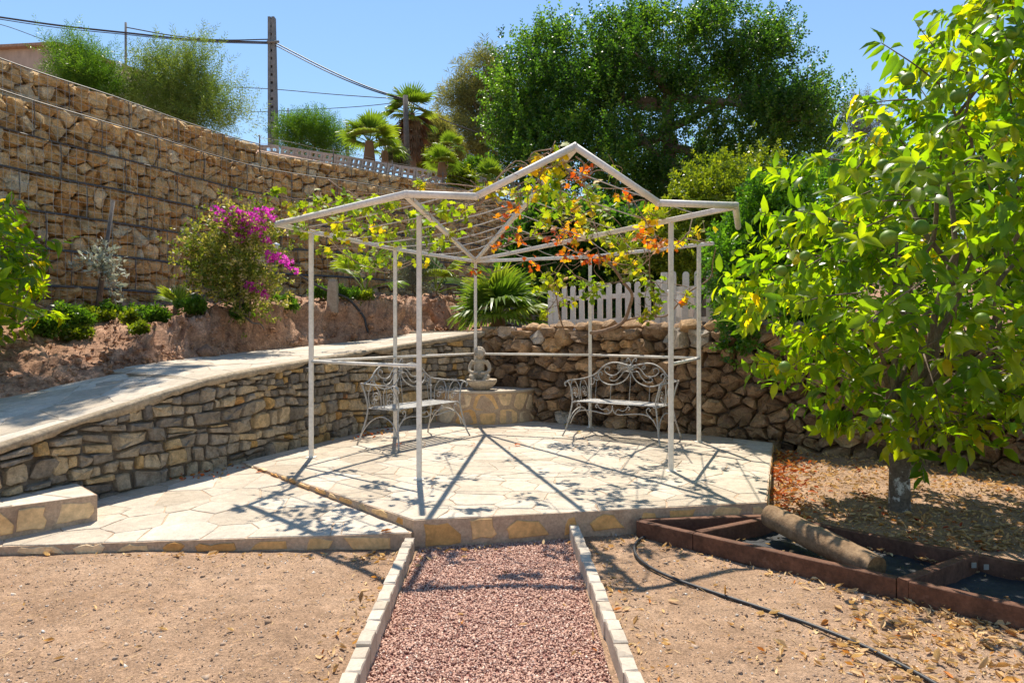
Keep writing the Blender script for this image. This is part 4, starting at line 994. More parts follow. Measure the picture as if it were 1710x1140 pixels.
# ================================================================== TIMBER FRAME, LOG, HOSE
tf = thing('timber_planter', 'low dark brown timber bed frame divided into bays beside the patio', 'planter', (2.0, 4.2, 0))
K = [np.array(p) for p in ((0.88, 4.74), (2.065, 3.60), (3.30, 2.41))]; Q = [np.array(p) for p in ((1.86, 4.90), (2.72, 4.02), (3.93, 2.83))]
TH, TW = 0.115, 0.055
def tim(name, a, b, zc=TH / 2, h=TH, w=TW): MB().beam(v3(a, zc), v3(b, zc), w, h, bev=0.004).build(name, M['timber'], tf)
dk = nz(K[1] - K[0]); c1 = K[0] + dk * 0.43
tim('front_board', K[0], c1 - dk * 0.003); tim('front_board', c1 + dk * 0.003, K[1] - dk * .031); tim('front_board', K[1] + dk * .031, K[2])
tim('back_board', Q[0] + np.array([-.02, .0]), Q[1], TH / 2 - .001); tim('back_board', Q[1] + nz(Q[2] - Q[1]) * 0.004, Q[2], TH / 2 - .001)
tim('end_board', K[0] + np.array([0.02, 0.035]), Q[0] + np.array([-.05, -.02]), TH / 2 - .002)
tim('cross_board', c1 + np.array([.028, .024]), Q[0] + nz(Q[1] - Q[0]) * 0.04 + np.array([-.03, -.03]), TH / 2 + .003)
tim('cross_board', K[1] - np.array([.018, .02]), Q[1] - np.array([.02, .022]), TH / 2 + .006, TH, 0.056)
tim('cross_board', K[2], Q[2], TH / 2 + .005)
for p in ((2.64, 3.93), (2.69, 3.90)):
    MB().box((p[0] - .014, p[1] - .03, 0.07), (p[0] + .014, p[1] - .026, 0.10)).build('bracket', M['wire'], tf)
fab = []
nx, ny = 40, 16
for j in range(ny):
    for i in range(nx):
        a = K[0] + (K[2] - K[0]) * i / (nx - 1); b = Q[0] + (Q[2] - Q[0]) * i / (nx - 1); p = a + (b - a) * (0.02 + 0.96 * j / (ny - 1)); fab.append((p[0], p[1], 0.016 + 0.014 * fbm(p[0] * 5, p[1] * 5) + .01 * fbm(p[0] * 14, p[1] * 14)))
place('weed_fabric', npmesh('weed_fabric', fab, np.array([(j * nx + i, j * nx + i + 1, (j + 1) * nx + i + 1, (j + 1) * nx + i) for j in range(ny - 1) for i in range(nx - 1)]), M['fabric'], None, True), tf)
lg = thing('log', 'round sawn log lying across the timber bed frame', 'log', (1.85, 4.2, 0.05))
la, lb = np.array([1.735, 4.60, 0.185]), np.array([2.03, 3.80, 0.098]); dl = nz(lb - la)
mb = MB(); pts = np.linspace(la, lb, 14); nn = 22
u_ = nz(np.cross(dl, (0, 0, 1))); w_ = np.cross(u_, dl); V = []
for i, p in enumerate(pts):
    for k in range(nn):
        a = 2 * PI * k / nn; r = 0.079 * (1 + 0.05 * fbm(math.cos(a) * 1.5, math.sin(a) * 1.5, i * 0.25) + (-.07 if k in (6, 15) else 0)) * (0.93 if i in (0, 13) else 1)
        V.append(p + r * (math.cos(a) * u_ + math.sin(a) * w_))
mb.add(V, [(i * nn + k, i * nn + (k + 1) % nn, (i + 1) * nn + (k + 1) % nn, (i + 1) * nn + k) for i in range(13) for k in range(nn)]); mb.build('log_body', M['log'], lg, True)
for e, sg in ((0, 1), (13, -1)):
    ring = [V[e * nn + k] for k in range(nn)]; c = pts[e] - dl * sg * 0.002
    MB().add(ring + [c], [((k + 1) % nn, k, nn) if sg < 0 else (k, (k + 1) % nn, nn) for k in range(nn)]).build('sawn_end', M['log_end'], lg)
hp = [gp(1120, 893, .02), gp(1085, 893, .02), gp(1062, 906, .014), gp(1062, 925, .014), gp(1085, 946, .014), gp(1130, 967, .014), gp(1190, 988, .014), gp(1270, 1014, .014), gp(1350, 1041, .014), gp(1440, 1077, .014), gp(1500, 1107, .014), gp(1560, 1140, .014), gp(1680, 1215, .014)]
tag(MB().tube(catmull(hp, 6), 0.0095, 8).build('irrigation_hose', M['rubber'], None, True), 'black irrigation hose snaking over the soil towards the lower right corner', 'hose')

# ================================================================== FENCE, GATE AND THINGS ON THE TERRACE
def pickets(name, label, cat, a, b, n, h, w, zb, rails, extra=None):
    t = thing(name, label, cat, (a[0], a[1], zb)); a, b = np.array(a, float), np.array(b, float); d = nz(b - a); ang = math.atan2(d[1], d[0])
    V = [(-w/2, 0), (w/2, 0), (w/2, h - w*.55)] + [(w/2 * math.cos(q), h - w*.55 + w*.55 * math.sin(q)) for q in np.linspace(0.35, PI - .35, 6)] + [(-w/2, h - w*.55)]
    m = len(V); VV = [(x, -0.01, z) for x, z in V] + [(x, 0.01, z) for x, z in V]
    me = MB().add(VV, [tuple(range(m)), tuple(range(m, 2 * m))[::-1]] + [((i + 1) % m, i, m + i, m + (i + 1) % m) for i in range(m)]).mesh('picket', M['white_wood'])
    for k in range(n):
        f = k / (n - 1); p = a + (b - a) * f
        place('picket', me, t, Matrix.Translation((p[0], p[1], zb + random.gauss(0, .006) + (extra(f) if extra else 0))) @ Matrix.Rotation(ang, 4, 'Z') @ Matrix.Rotation(random.gauss(0, .008), 4, 'Y'))
    nb = np.array([-d[1], d[0]]) * 0.028
    for z in rails: MB().beam(v3(a - d * .06 + nb, zb + z), v3(b + d * .06 + nb, zb + z + (extra(1) if extra else 0)), 0.03, 0.065).build('rail', M['white_wood'], t)
    return t, me
fa, fb = (0.66, 10.30), (2.02, 9.45)
pickets('picket_fence', 'low white picket fence panel standing behind the rubble wall', 'fence', fa, fb, 12, 0.66, 0.082, 1.47, (0.12, 0.47), lambda f: 0.03 * f)
gt, _ = pickets('picket_gate', 'taller white picket gate to the right of the fence panel', 'gate', (2.21, 9.35), (2.80, 9.10), 5, 0.80, 0.088, 1.47, (0.14, 0.56))
MB().beam((2.10, 9.42, 1.35), (2.10, 9.42, 2.26), 0.08, 0.08, (0, 1, 0), bev=.006).build('gate_post', M['white_wood'], gt)
MB().beam((0.58, 10.36, 1.35), (0.58, 10.36, 2.08), 0.07, 0.07, (0, 1, 0), bev=.006).build('end_post', M['white_wood'], bpy.data.objects['picket_fence'])
wb = thing('storage_bin', 'pale bluish white bin standing behind the picket gate', 'bin', (2.45, 10.1, 1.42))
mb = MB(); mb.lathe([(0.20, 0), (0.21, 0.02), (0.25, 0.55), (0.255, 0.58)], 20, (2.45, 10.1, 1.42)); mb.build('body', M['white_plastic'], wb, True)
mb = MB(); mb.lathe([(0.27, 0.58), (0.275, 0.61), (0.22, 0.64), (0.05, 0.66)], 20, (2.45, 10.1, 1.42)); mb.build('lid', M['white_plastic'], wb, True)

# stakes, lamp, post and hose on the bank
p = on_bank(160, 522); q = px(189, 335, p[1] + .05)
tag(MB().tube(np.array([p - np.array([0, 0, .2]), q]), 0.028, 8).build('stake', M['stake'], None, True), 'thin weathered grey stake leaning in front of the gabion wall', 'stake')
p = on_bank(452, 500); lp = thing('garden_lamp', 'small white capped garden lamp on a slim stake beside the bougainvillea', 'lamp', p)
tip = px(461, 412, p[1]); MB().tube(np.array([p - np.array([0, 0, .15]), tip]), 0.014, 6).build('stake', M['stake'], lp, True)
MB().lathe([(0.02, -.04), (0.03, 0.0), (0.055, 0.01), (0.05, 0.04), (0.01, 0.055)], 14, tip).build('lamp_head', M['white_plastic'], lp, True)
p = on_bank(558, 503)
h = 0.38; mb = MB(); V = []
for z, w in ((-.15, .085), (h * .88, .065), (h, .045)): V += [(p[0] + sx * w, p[1] + sy * w, p[2] + z) for sx, sy in ((-1, -1), (1, -1), (1, 1), (-1, 1))]
mb.add(V, [(k * 4 + i, k * 4 + (i + 1) % 4, k * 4 + 4 + (i + 1) % 4, k * 4 + 4 + i) for k in range(2) for i in range(4)] + [(8, 9, 10, 11)])
tag(mb.build('concrete_post', M['post_conc']), 'short tapered concrete post standing on the soil bank', 'post')
hb = []
for xp, yp in ((470, 440), (500, 460), (540, 482), (575, 495), (590, 510), (603, 530), (610, 545), (616, 553)):
    q = on_bank(xp, max(yp, 506)); hb.append(np.array([q[0], q[1], q[2] + 0.025]) if yp > 495 else px(xp, yp, q[1]))
tag(MB().tube(catmull(hb, 5), 0.018, 7).build('bank_hose', M['rubber'], None, True), 'black pipe running down the soil bank to the ramp', 'hose')

# ================================================================== BEYOND THE GABION WALL
def lob(L, d, dz=0.6):
    out = []
    for l in L:
        x, y, r = l[:3]; dd = d + (l[3] if len(l) > 3 else random.uniform(-dz, dz) * r * d / FPX); rm = r * d / FPX; out.append((px(x, y, dd), (rm, rm, rm)))
    return out
hs = thing('house', 'plain beige rendered house with a sloping roof edge beyond the gabion wall', 'house', (-20, 33, 5))
c0, c1, c2 = px(98, 79, 30), px(-120, 90, 31.5), px(330, 158, 36); H0 = 4.8
ext = np.array([-6.0, 12.0])
def wallq(a, b, name='wall'):
    d = nz(b - a) * 1.0
    MB().add([(a[0], a[1], H0), (b[0], b[1], H0), b, a, (a[0] - .15, a[1] + .3, H0), (b[0] - .15, b[1] + .3, H0), b + np.array([-.15, .3, 0]), a + np.array([-.15, .3, 0])], [(0, 1, 2, 3), (5, 4, 7, 6), (3, 2, 6, 7), (0, 3, 7, 4), (1, 5, 6, 2)]).build(name, M['house'], hs)
wallq(c1, c0 - np.array([.02, 0, 0])); wallq(c0, c2)
MB().beam(c1 + np.array([0, -.05, .06]), c0 + np.array([.1, -.05, .06]), 0.5, 0.12).build('roof_edge', M['tile'], hs)
MB().beam(c0 + np.array([0, -.1, .07]), c2 + np.array([0, -.1, .07]), 0.5, 0.12).build('roof_edge', M['tile'], hs)
MB().add([c1 + np.array([0, 0, .05]), c0 + np.array([0, 0, .05]), c2 + np.array([0, 0, .05]), c2 + np.array([-14, 8, -1.2]), c1 + np.array([-6, 14, -1.2])], [(0, 1, 2, 3, 4)]).build('roof', M['tile'], hs)
tip = px(210, 38, 30.5); tag(MB().tube(np.array([px(210, 132, 30.5), tip]), 0.05, 6).build('roof_mast', M['pole_conc'], None, True), 'thin dark mast rising above the house roof', 'mast')
tag(MB().tube(np.array([px(198, 122, 31), px(198, 104, 31)]), [0.16, 0.16, 0.2, 0.12], 8).build('roof_vent', M['white_plastic'], None, True), 'small pale vent pipe on the house roof', 'vent')
# utility pole, recessed web with rungs
up_ = thing('utility_pole', 'tall grey concrete utility pole with a column of holes', 'utility pole', px(456, 240, 28))
pb, pt = px(456.5, 245, 28), px(454, 30, 28); nh = 15
for sx in (-1, 1): MB().beam(pb + np.array([sx * .135, 0, 0]), pt + np.array([sx * .075, 0, 0]), 0.11, 0.24, (0, 1, 0)).build('flange', M['pole_conc'], up_)
for k in range(nh + 1):
    f0, f1 = k / (nh + 1), (k + 0.66) / (nh + 1); MB().beam(pb + (pt - pb) * f0, pb + (pt - pb) * f1, 0.15, 0.2, (0, 1, 0)).build('rung', M['pole_conc'], up_)
MB().beam(pb + np.array([0, .06, 0]), pt + np.array([0, .06, 0]), 0.08, 0.05, (0, 1, 0)).build('web', M['pole_conc'], up_)
MB().tube(np.array([px(446, 70, 27.8), px(466, 70, 27.8)]), 0.05, 6).build('bracket', M['pole_conc'], up_, True)
tag(MB().tube(np.array([px(680, 285, 23), px(677, 160, 23)]), [0.10, 0.085], 8).build('wooden_pole', M['stake'], None, True), 'plain wooden pole standing against the tall palm', 'pole')
tag(MB().beam(px(580, 270, 38), px(580, 207, 38), 0.16, 0.16, (0, 1, 0)).build('far_pole', M['pole_conc']), 'small distant pole between the round bush and the short palm', 'pole')
tag(MB().tube(np.array([px(481, 225, 30), px(481, 181, 30)]), 0.035, 5).build('aerial', M['pole_conc'], None, True), 'thin aerial sticking up from the round bush', 'aerial')
def cable(label, pts, r, ds=None):
    P = [px(x, y, (28 if ds is None else ds[i])) for i, (x, y) in enumerate(pts)]; tag(MB().tube(catmull(P, 6), r, 5).build('overhead_cable', M['rubber'], None, True), label, 'cable', 'overhead cables')
cable('thick bundled cable from the left picture edge to the utility pole', [(-60, 20), (0, 29), (100, 43), (210, 55), (330, 67), (448, 71)], 0.038)
cable('upper thin cable from the left picture edge down to the utility pole', [(-60, 22), (0, 32.5), (100, 47), (210, 58), (330, 69.5), (448, 73.5)], 0.018)
cable('cable from the roof mast to the utility pole', [(211, 46, ), (290, 60), (370, 67), (448, 66)], 0.025, [30.5, 29.5, 28.6, 28])
cable('upper strand from the utility pole down to the wooden pole', [(460, 72), (540, 113), (610, 144), (676, 166)], 0.026, [28, 26, 24.5, 23])
cable('lower strand from the utility pole down to the wooden pole', [(460, 76), (540, 117), (610, 147), (676, 168)], 0.022, [28, 26, 24.5, 23])
cable('short cable dropping from the wooden pole behind the pine', [(678, 166), (710, 184), (745, 202), (800, 222)], 0.024, [23, 26, 29, 33])
cable('faint far cable crossing behind the pole above the bush', [(390, 146), (455, 149), (560, 158), (676, 166)], 0.016, [30, 28.5, 26, 23])
cable('faint far cable rising from the feathery tree to the wooden pole', [(400, 188), (500, 184), (600, 178), (676, 170)], 0.014, [32, 29, 26, 23])
cable('faint thin wire sloping from the roof mast to the left', [(-60, 30), (0, 41), (50, 58), (90, 74), (130, 95)], 0.014, [26, 27, 28, 29, 30])
# breeze block wall and wire fence on top of the gabion
bw = thing('breeze_block_wall', 'low pale wall of pierced blocks running along the top behind the gabion', 'wall', px(650, 275, 19), None, 'thing')
bp = Path([px(425, 231, 19.5)[:2], px(460, 236, 20)[:2], px(560, 252, 20)[:2], px(660, 272, 19.5)[:2], px(760, 288, 20)[:2], px(880, 305, 21.5)[:2]], 8)
blk = MB()
for (x0, x1) in ((0, .06), (.17, .23), (.34, .40)): blk.box((x0, -.05, 0), (x1, .05, .40))
for z in (0, .17, .34): blk.box((.06, -.045, z), (.17, .045, z + .06)); blk.box((.23, -.045, z), (.34, .045, z + .06))
bme = blk.mesh('pierced_block', M['breeze'])
for r_ in range(1):
    for s in np.arange(0, bp.L - .4, 0.41):
        p = bp.at(s); d = bp.at(s + .3) - p
        def zbk(p): return CAMZ + (HOR - np.interp(topx(np.array([p[0], p[1], 5]))[0], [460, 560, 660, 760, 880], [266, 281, 299, 314, 328])) * p[1] / FPX
        tilt = -math.atan2(zbk(bp.at(s + .3)) - zbk(p), .3)
        place('pierced_block', bme, bw, Matrix.Translation((p[0], p[1], zbk(p))) @ Matrix.Rotation(math.atan2(d[1], d[0]), 4, 'Z') @ Matrix.Rotation(tilt, 4, 'Y'))
wf = thing('wire_fence', 'sagging wire fence on thin stakes along the gabion top', 'fence', (-4, 14.5, 5.0))
sA = S_STEP + 0.1
for k, s in enumerate(np.arange(sA, GB.L - 0.5, 1.55)): MB().tube(GB.map(np.array([s, s]), np.array([5.0, 5.46]), np.array([-.4, -.4])), 0.014, 5).build('stake', M['stake'], wf, True)
for z in (5.14, 5.22, 5.31, 5.42):
    u = np.linspace(sA, GB.L - .5, 60); MB().tube(GB.map(u, z + 0.02 * np.sin(u * 4.05), np.full(60, -.4)), 0.0035, 4).build('strand', M['wire_dark'], wf)

# ---- trees beyond
SPR = sprig(12, 1.0, 0.42, 1.15, 0.9)
CSP = sprig(12, 1.0, 0.30, 1.1, 0.9)
d = 22
car = lob([(880, 150, 62), (935, 118, 62), (1000, 118, 72), (1060, 105, 66), (1120, 90, 72), (1200, 95, 76), (1265, 118, 62), (1315, 160, 56), (1350, 205, 46), (950, 215, 105), (1070, 210, 115), (1200, 215, 115), (1300, 245, 78), (905, 265, 75), (1000, 320, 110), (1130, 320, 115), (1250, 310, 85), (862, 215, 35)], d)
car += [(px(x, y, d), (w * d / FPX * 1.1, w * d / FPX * 1.1, h * d / FPX)) for x, y, w, h in ((1122, 34, 17, 36), (1204, 48, 20, 34), (1048, 66, 15, 28), (1072, 62, 13, 30), (922, 72, 18, 28), (872, 92, 15, 26), (1262, 72, 14, 26), (1338, 138, 16, 28), (1382, 178, 15, 32), (985, 68, 14, 24), (1160, 62, 15, 28), (1300, 98, 14, 24), (850, 110, 12, 20), (1370, 230, 18, 30))]
tree('carob_tree', 'large dense dark green tree towering behind the pergola', 'tree', (5.2, 23, 1.6), car, 15000, CSP, (0.30, 0.50), 'carob', 0.35, limbs=16, up=0.45, shell=0.6, jitter=.55, clump=(400, .30, 1.0))
PTU = sprig(9, 0.5, 0.8, 0.16, 0.8)
tree('pine_tree', 'tall greyish olive pine with bare trunks left of the big dark tree', 'tree', px(808, 320, 36), lob([(805, 128, 34), (778, 150, 28), (832, 160, 36), (765, 185, 30), (800, 190, 40), (835, 205, 36), (762, 215, 22), (790, 235, 32), (830, 250, 36), (815, 112, 18)], 36), 3000, PTU, (0.4, 0.7), 'pine', 0.28, limbs=12, up=0.5, clump=(190, .34, .8), shell=0.35, tbias=0.05, trunk_top=px(808, 150, 36))
tree('young_pine', 'small yellowish pine between the tall palm and the big pine', 'tree', px(722, 290, 33), lob([(728, 222, 20), (712, 245, 22), (738, 245, 24), (720, 268, 26), (752, 262, 20)], 33), 1500, PTU, (0.45, 0.8), 'pine', 0.12, limbs=6, shell=0.35, tbias=0.35)
FEA = sprig(18, 1.0, 0.30, 0.26, 0.7, 0.15)
tree('feathery_tree', 'low feathery green tree in front of the house', 'tree', px(125, 175, 15), lob([(128, 112, 24), (155, 125, 28), (108, 128, 20), (170, 150, 22), (135, 145, 30), (120, 86, 9), (176, 100, 9), (98, 100, 8)], 15), 1700, FEA, (0.24, 0.42), 'bushy', 0.05, limbs=8, up=0.7, shell=0.3, clump=(90, .13, 1.3))
tree('feathery_tree', 'tall wispy grey green tree right of the house', 'tree', px(310, 240, 15.5), lob([(252, 108, 20), (268, 140, 30), (312, 118, 24), (345, 140, 28), (372, 165, 26), (392, 192, 22), (300, 165, 40), (345, 185, 36), (240, 165, 20), (285, 195, 36), (335, 205, 40), (248, 85, 8), (340, 100, 10)], 15.5), 2300, FEA, (0.26, 0.48), 'feather', 0.05, limbs=12, up=0.8, shell=0.25, clump=(110, .15, 1.5))
tree('round_bush', 'rounded mid green bush behind the utility pole', 'bush', px(520, 265, 27), lob([(500, 225, 26), (530, 222, 26), (478, 222, 16), (555, 240, 22), (515, 245, 34), (575, 248, 14)], 27), 1500, FEA, (0.4, 0.7), 'bushy', 0.08, limbs=5, up=0.7, shell=0.4)
tree('olive_tree', 'pale grey olive tree seen in the gap above the citrus', 'tree', px(1420, 330, 30), lob([(1440, 192, 26), (1418, 215, 26), (1462, 215, 22), (1405, 250, 24), (1450, 245, 26), (1425, 280, 28), (1395, 290, 20)], 30), 1100, FEA, (0.4, 0.7), 'olive', 0.14, limbs=14, up=0.4, shell=0.3)
palm('fan_palm', 'short bright fan palm on the hill right of the round bush', px(617, 262, 20), 0.4, 0.15, 14, 0.62, 0.42, (0.0, 1.5), seed=1)
palm('tall_palm', 'tall fan palm with a brown skirt of dead fronds', px(687, 285, 24), 1.95, 0.16, 20, 0.66, 0.55, (-0.5, 1.45), dead=110, seed=2)
palm('fan_palm', 'small dark fan palm at the foot of the tall palm', px(643, 266, 21), 0.2, 0.1, 7, 0.5, 0.3, (0.1, 1.2), seed=3)
palm('fan_palm', 'stocky fan palm above the gabion left of the gable', px(738, 288, 17.5), 0.2, 0.11, 10, 0.42, 0.2, (0.0, 1.4), seed=4)
palm('fan_palm', 'taller fan palm rising behind the stocky one', px(752, 290, 19.5), 0.7, 0.09, 9, 0.36, 0.24, (-0.1, 1.3), seed=5)
palm('fan_palm', 'fan palm peeking over the pergola left slope', px(815, 318, 18.5), 0.2, 0.1, 11, 0.4, 0.26, (0.1, 1.4), seed=6)
for k, (x, y, r, dd, mm, lbl) in enumerate(((700, 268, 16, 26, 'lemon', 'light green shrub just right of the tall palm trunk'), (790, 290, 20, 22, 'bushy', 'mixed green shrub between the two upper fan palms'), (660, 262, 12, 22, 'olive', 'greyish low shrub left of the tall palm trunk'), (770, 300, 14, 19, 'lemon', 'yellow green low plant on the gabion edge'))):
    tree('hill_shrub', lbl, 'shrub', px(x, y + r * .8, dd), lob([(x, y, r), (x - r * .6, y + r * .3, r * .6), (x + r * .7, y + r * .2, r * .6)], dd), 420, SPR, (0.16, 0.3), mm, 0.03, limbs=4, shell=0.3, group='shrubs on the hill')

# ---- garden plants on the terrace
SPL = sprig(8, 0.5, 0.42, 0.9, 0.9, 0.1)
tree('lemon_tree', 'bright yellow green bushy tree behind the pergola right corner', 'tree', (3.5, 12.6, 1.5), lob([(1200, 312, 40), (1268, 302, 40), (1155, 338, 34), (1235, 345, 55), (1175, 385, 50), (1290, 340, 38), (1115, 405, 42), (1240, 400, 60), (1060, 425, 34), (1150, 430, 40)], 12.5), 5200, SPL, (0.15, 0.26), 'lemon', 0.07, limbs=12, up=0.6, shell=0.4, clump=(420, .13, 1.3))
tree('dark_hedge', 'glossy dark green shrub spilling over the rubble wall by the gate', 'shrub', (3.35, 9.0, 1.4), lob([(1245, 395, 48), (1225, 445, 30), (1238, 500, 34), (1270, 350, 40), (1285, 450, 55), (1330, 345, 50), (1340, 420, 60), (1216, 530, 15), (1290, 520, 45), (1360, 500, 50), (1228, 548, 24, -.75), (1252, 575, 18, -.85), (1215, 480, 26, -.5), (1205, 430, 20, -.3)], 8.75, 0.4), 3900, SPL, (0.14, 0.23), 'hedge', 0.04, limbs=10, up=0.2, shell=0.4, clump=(330, .09, 1.2))
tree('back_shrub', 'deep green shrub mass behind the citrus crown', 'shrub', (6.0, 11.5, 1.5), lob([(1400, 340, 60), (1480, 330, 80), (1580, 300, 100), (1680, 260, 110), (1450, 420, 80), (1600, 420, 110), (1720, 420, 90)], 11.5), 2600, SPL, (0.25, 0.42), 'hedge', 0.08, limbs=10, shell=0.4)
for k, (x, y, r, lbl) in enumerate(((985, 425, 48, 'shady dark shrub behind the left end of the picket fence'), (1070, 440, 40, 'shady dark shrub behind the middle of the picket fence'), (905, 420, 40, 'shady dark shrub behind the fan palm'), (1140, 460, 36, 'shady dark shrub behind the picket gate'))):
    tree('shade_shrub', lbl, 'shrub', v3(px(x, y, 14)[:2], 1.5), lob([(x, y, r), (x - r * .6, y + 25, r * .8), (x + r * .6, y + 30, r * .8), (x, y + 60, r * .9), (x + 10, y - 40, r * .8)], 14), 900, SPR, (0.3, 0.5), 'carob', 0.05, limbs=5, shell=0.3, group='shrubs behind the fence')
palm('fan_palm', 'big spiky fan palm behind the fountain corner', (-0.22, 11.05, 1.42), 0.22, 0.12, 24, 0.62, 0.34, (0.0, 1.45), seed=8)
palm('fan_palm', 'fan palm with upright fronds against the gabion wall behind the pergola', v3(px(728, 480, 14)[:2], 2.1), 0.15, 0.07, 7, 0.62, 0.5, (0.2, 1.25), seed=9)
palm('fan_palm', 'young two leaved fan palm on the bank beside the concrete post', on_bank(608, 492), 0.05, 0.04, 4, 0.5, 0.42, (0.35, 1.3), seed=10)
palm('fan_palm', 'tiny shaded fan palm left of the bougainvillea', on_bank(295, 520), 0.05, 0.04, 4, 0.3, 0.15, (0.4, 1.3), seed=11)
tree('grey_shrub', 'wispy silver grey shrub against the gabion behind the left posts', 'shrub', v3(px(690, 500, 13.5)[:2], 2.1), lob([(690, 440, 18), (682, 465, 16), (700, 470, 16), (692, 415, 12)], 13.5), 380, FEA, (0.2, 0.36), 'olive', 0.02, limbs=6, shell=0.2)

# bougainvillea
bb = on_bank(405, 522); DB = bb[1] - 0.15
bo = thing('bougainvillea', 'bougainvillea bush with magenta flowers leaning on the gabion wall', 'bush', bb)
bl = lob([(345, 415, 34), (380, 425, 44), (415, 405, 36), (440, 385, 24), (395, 465, 42), (435, 470, 34), (355, 455, 30), (375, 380, 24), (410, 505, 26), (450, 505, 20), (335, 435, 20), (400, 380, 24)], DB, 0.5)
mb = MB()
for k in range(14): limb(mb, bb + rng.normal(0, .05, 3), bl[k % 12][0] + rng.normal(0, .15, 3), 0.02, 0.004, wig=.15, sides=5)
mb.build('stems', M['bark'], bo, True)
place('foliage', crown_mesh('foliage', bl, 1500, sprig(7, .6, .4, 1.0, .9), (0.11, 0.19), M['bougain'], 0.4, 0.25, None, 0.6, 0.1, (150, .13, 1.0)), bo)
fl_ = lob([(372, 362, 9), (395, 357, 8), (408, 364, 10), (425, 362, 9), (440, 366, 10), (449, 358, 7), (412, 383, 10), (432, 388, 8), (398, 400, 7), (380, 380, 6), (447, 405, 6), (463, 430, 9), (478, 440, 9), (488, 450, 7), (452, 428, 6), (420, 478, 8), (436, 484, 7), (441, 495, 5), (360, 352, 5), (425, 375, 10)], DB - 0.15, 0.3)
fl_ = [(c, (r[0] * 1.35,) * 3) for c, r in fl_]
place('flowers', crown_mesh('flowers', fl_, 230, sprig(5, .35, .5, 1.5, .9), (0.07, 0.12), M['magenta'], 0.3, 0.1, None, 0.8), bo)
# silver plant on the stake
sv = on_bank(172, 520); sp = thing('silver_shrub', 'sparse silver leaved shrub growing up the leaning stake', 'shrub', sv)
mb = MB(); PP, DD = [], []
for tx, ty in ((120, 442), (145, 425), (160, 412), (175, 405), (190, 415), (205, 432), (212, 460), (205, 492), (190, 500), (150, 455), (185, 440), (200, 475), (135, 430), (168, 430), (180, 455)):
    a = sv + np.array([0, 0, 0.1]); m_ = px(172, 455, sv[1]); e = px(tx, ty, sv[1] - random.uniform(0, .4)); C = catmull([a, m_, (m_ + e) / 2 + np.array([0, 0, .06]), e], 6); mb.tube(C, [.008, .003], 4)
    for q in C[8:]:
        for _ in range(4): PP.append(q + rng.normal(0, .03, 3)); DD.append(nz(e - m_) + rng.normal(0, .7, 3))
mb.build('stems', M['vine_wood'], sp, True)
V, F = inst(LEAF_V, LEAF_F, frames(np.array(DD)), np.array(PP), rng.uniform(.04, .085, len(PP))); place('foliage', npmesh('foliage', V, F, M['silver'], np.repeat(rng.random(len(PP)), 8)), sp)
# ground plants along the bank
GP = [(100, 538, 24, 'bushy', 'dark green clump at the left foot of the gabion wall'), (70, 545, 16, 'bushy', 'small dark clump behind the left citrus leaves'), (128, 560, 9, 'lemon', 'pale green sprout below the dark clump'), (150, 528, 9, 'lemon', 'light green seedling left of the leaning stake'), (178, 530, 8, 'lemon', 'light green seedling right of the leaning stake'), (215, 532, 8, 'lemon', 'low yellow green sprout on the bank edge'), (230, 552, 6, 'lemon', 'lone tiny sprout on the bare bank'),
      (262, 522, 15, 'bushy', 'leafy clump between stake and bougainvillea'), (330, 512, 13, 'bushy', 'low greenery at the left foot of the bougainvillea'), (400, 525, 14, 'bushy', 'low greenery at the foot of the bougainvillea'), (470, 508, 14, 'bushy', 'leafy plant right of the bougainvillea foot'), (535, 490, 11, 'bushy', 'small plant left of the concrete post'), (578, 488, 12, 'bushy', 'small plant right of the concrete post'), (605, 497, 6, 'lemon', 'thin sprout at the young palm foot'), (190, 518, 12, 'bushy', 'dark low creeper behind the leaning stake')]
for x, y, r, mm, lbl in GP:
    b_ = on_bank(x, y + r * .7); dd = b_[1]; c = b_ + np.array([0, 0, r * dd / FPX * 0.75]); rm = r * dd / FPX
    t = thing('ground_plant', lbl, 'plant', b_, 'low plants along the soil bank')
    lbs = [(c + rng.normal(0, 1, 3) * np.array([rm * .75, rm * .5, rm * .28]), (rm * random.uniform(.3, .6),) * 3) for _ in range(7)]
    place('foliage', crown_mesh('foliage', lbs, int(50 + r * 9), SPL, (0.10, 0.20), M[mm], 0.9, 0.05, None, 0.7), t)

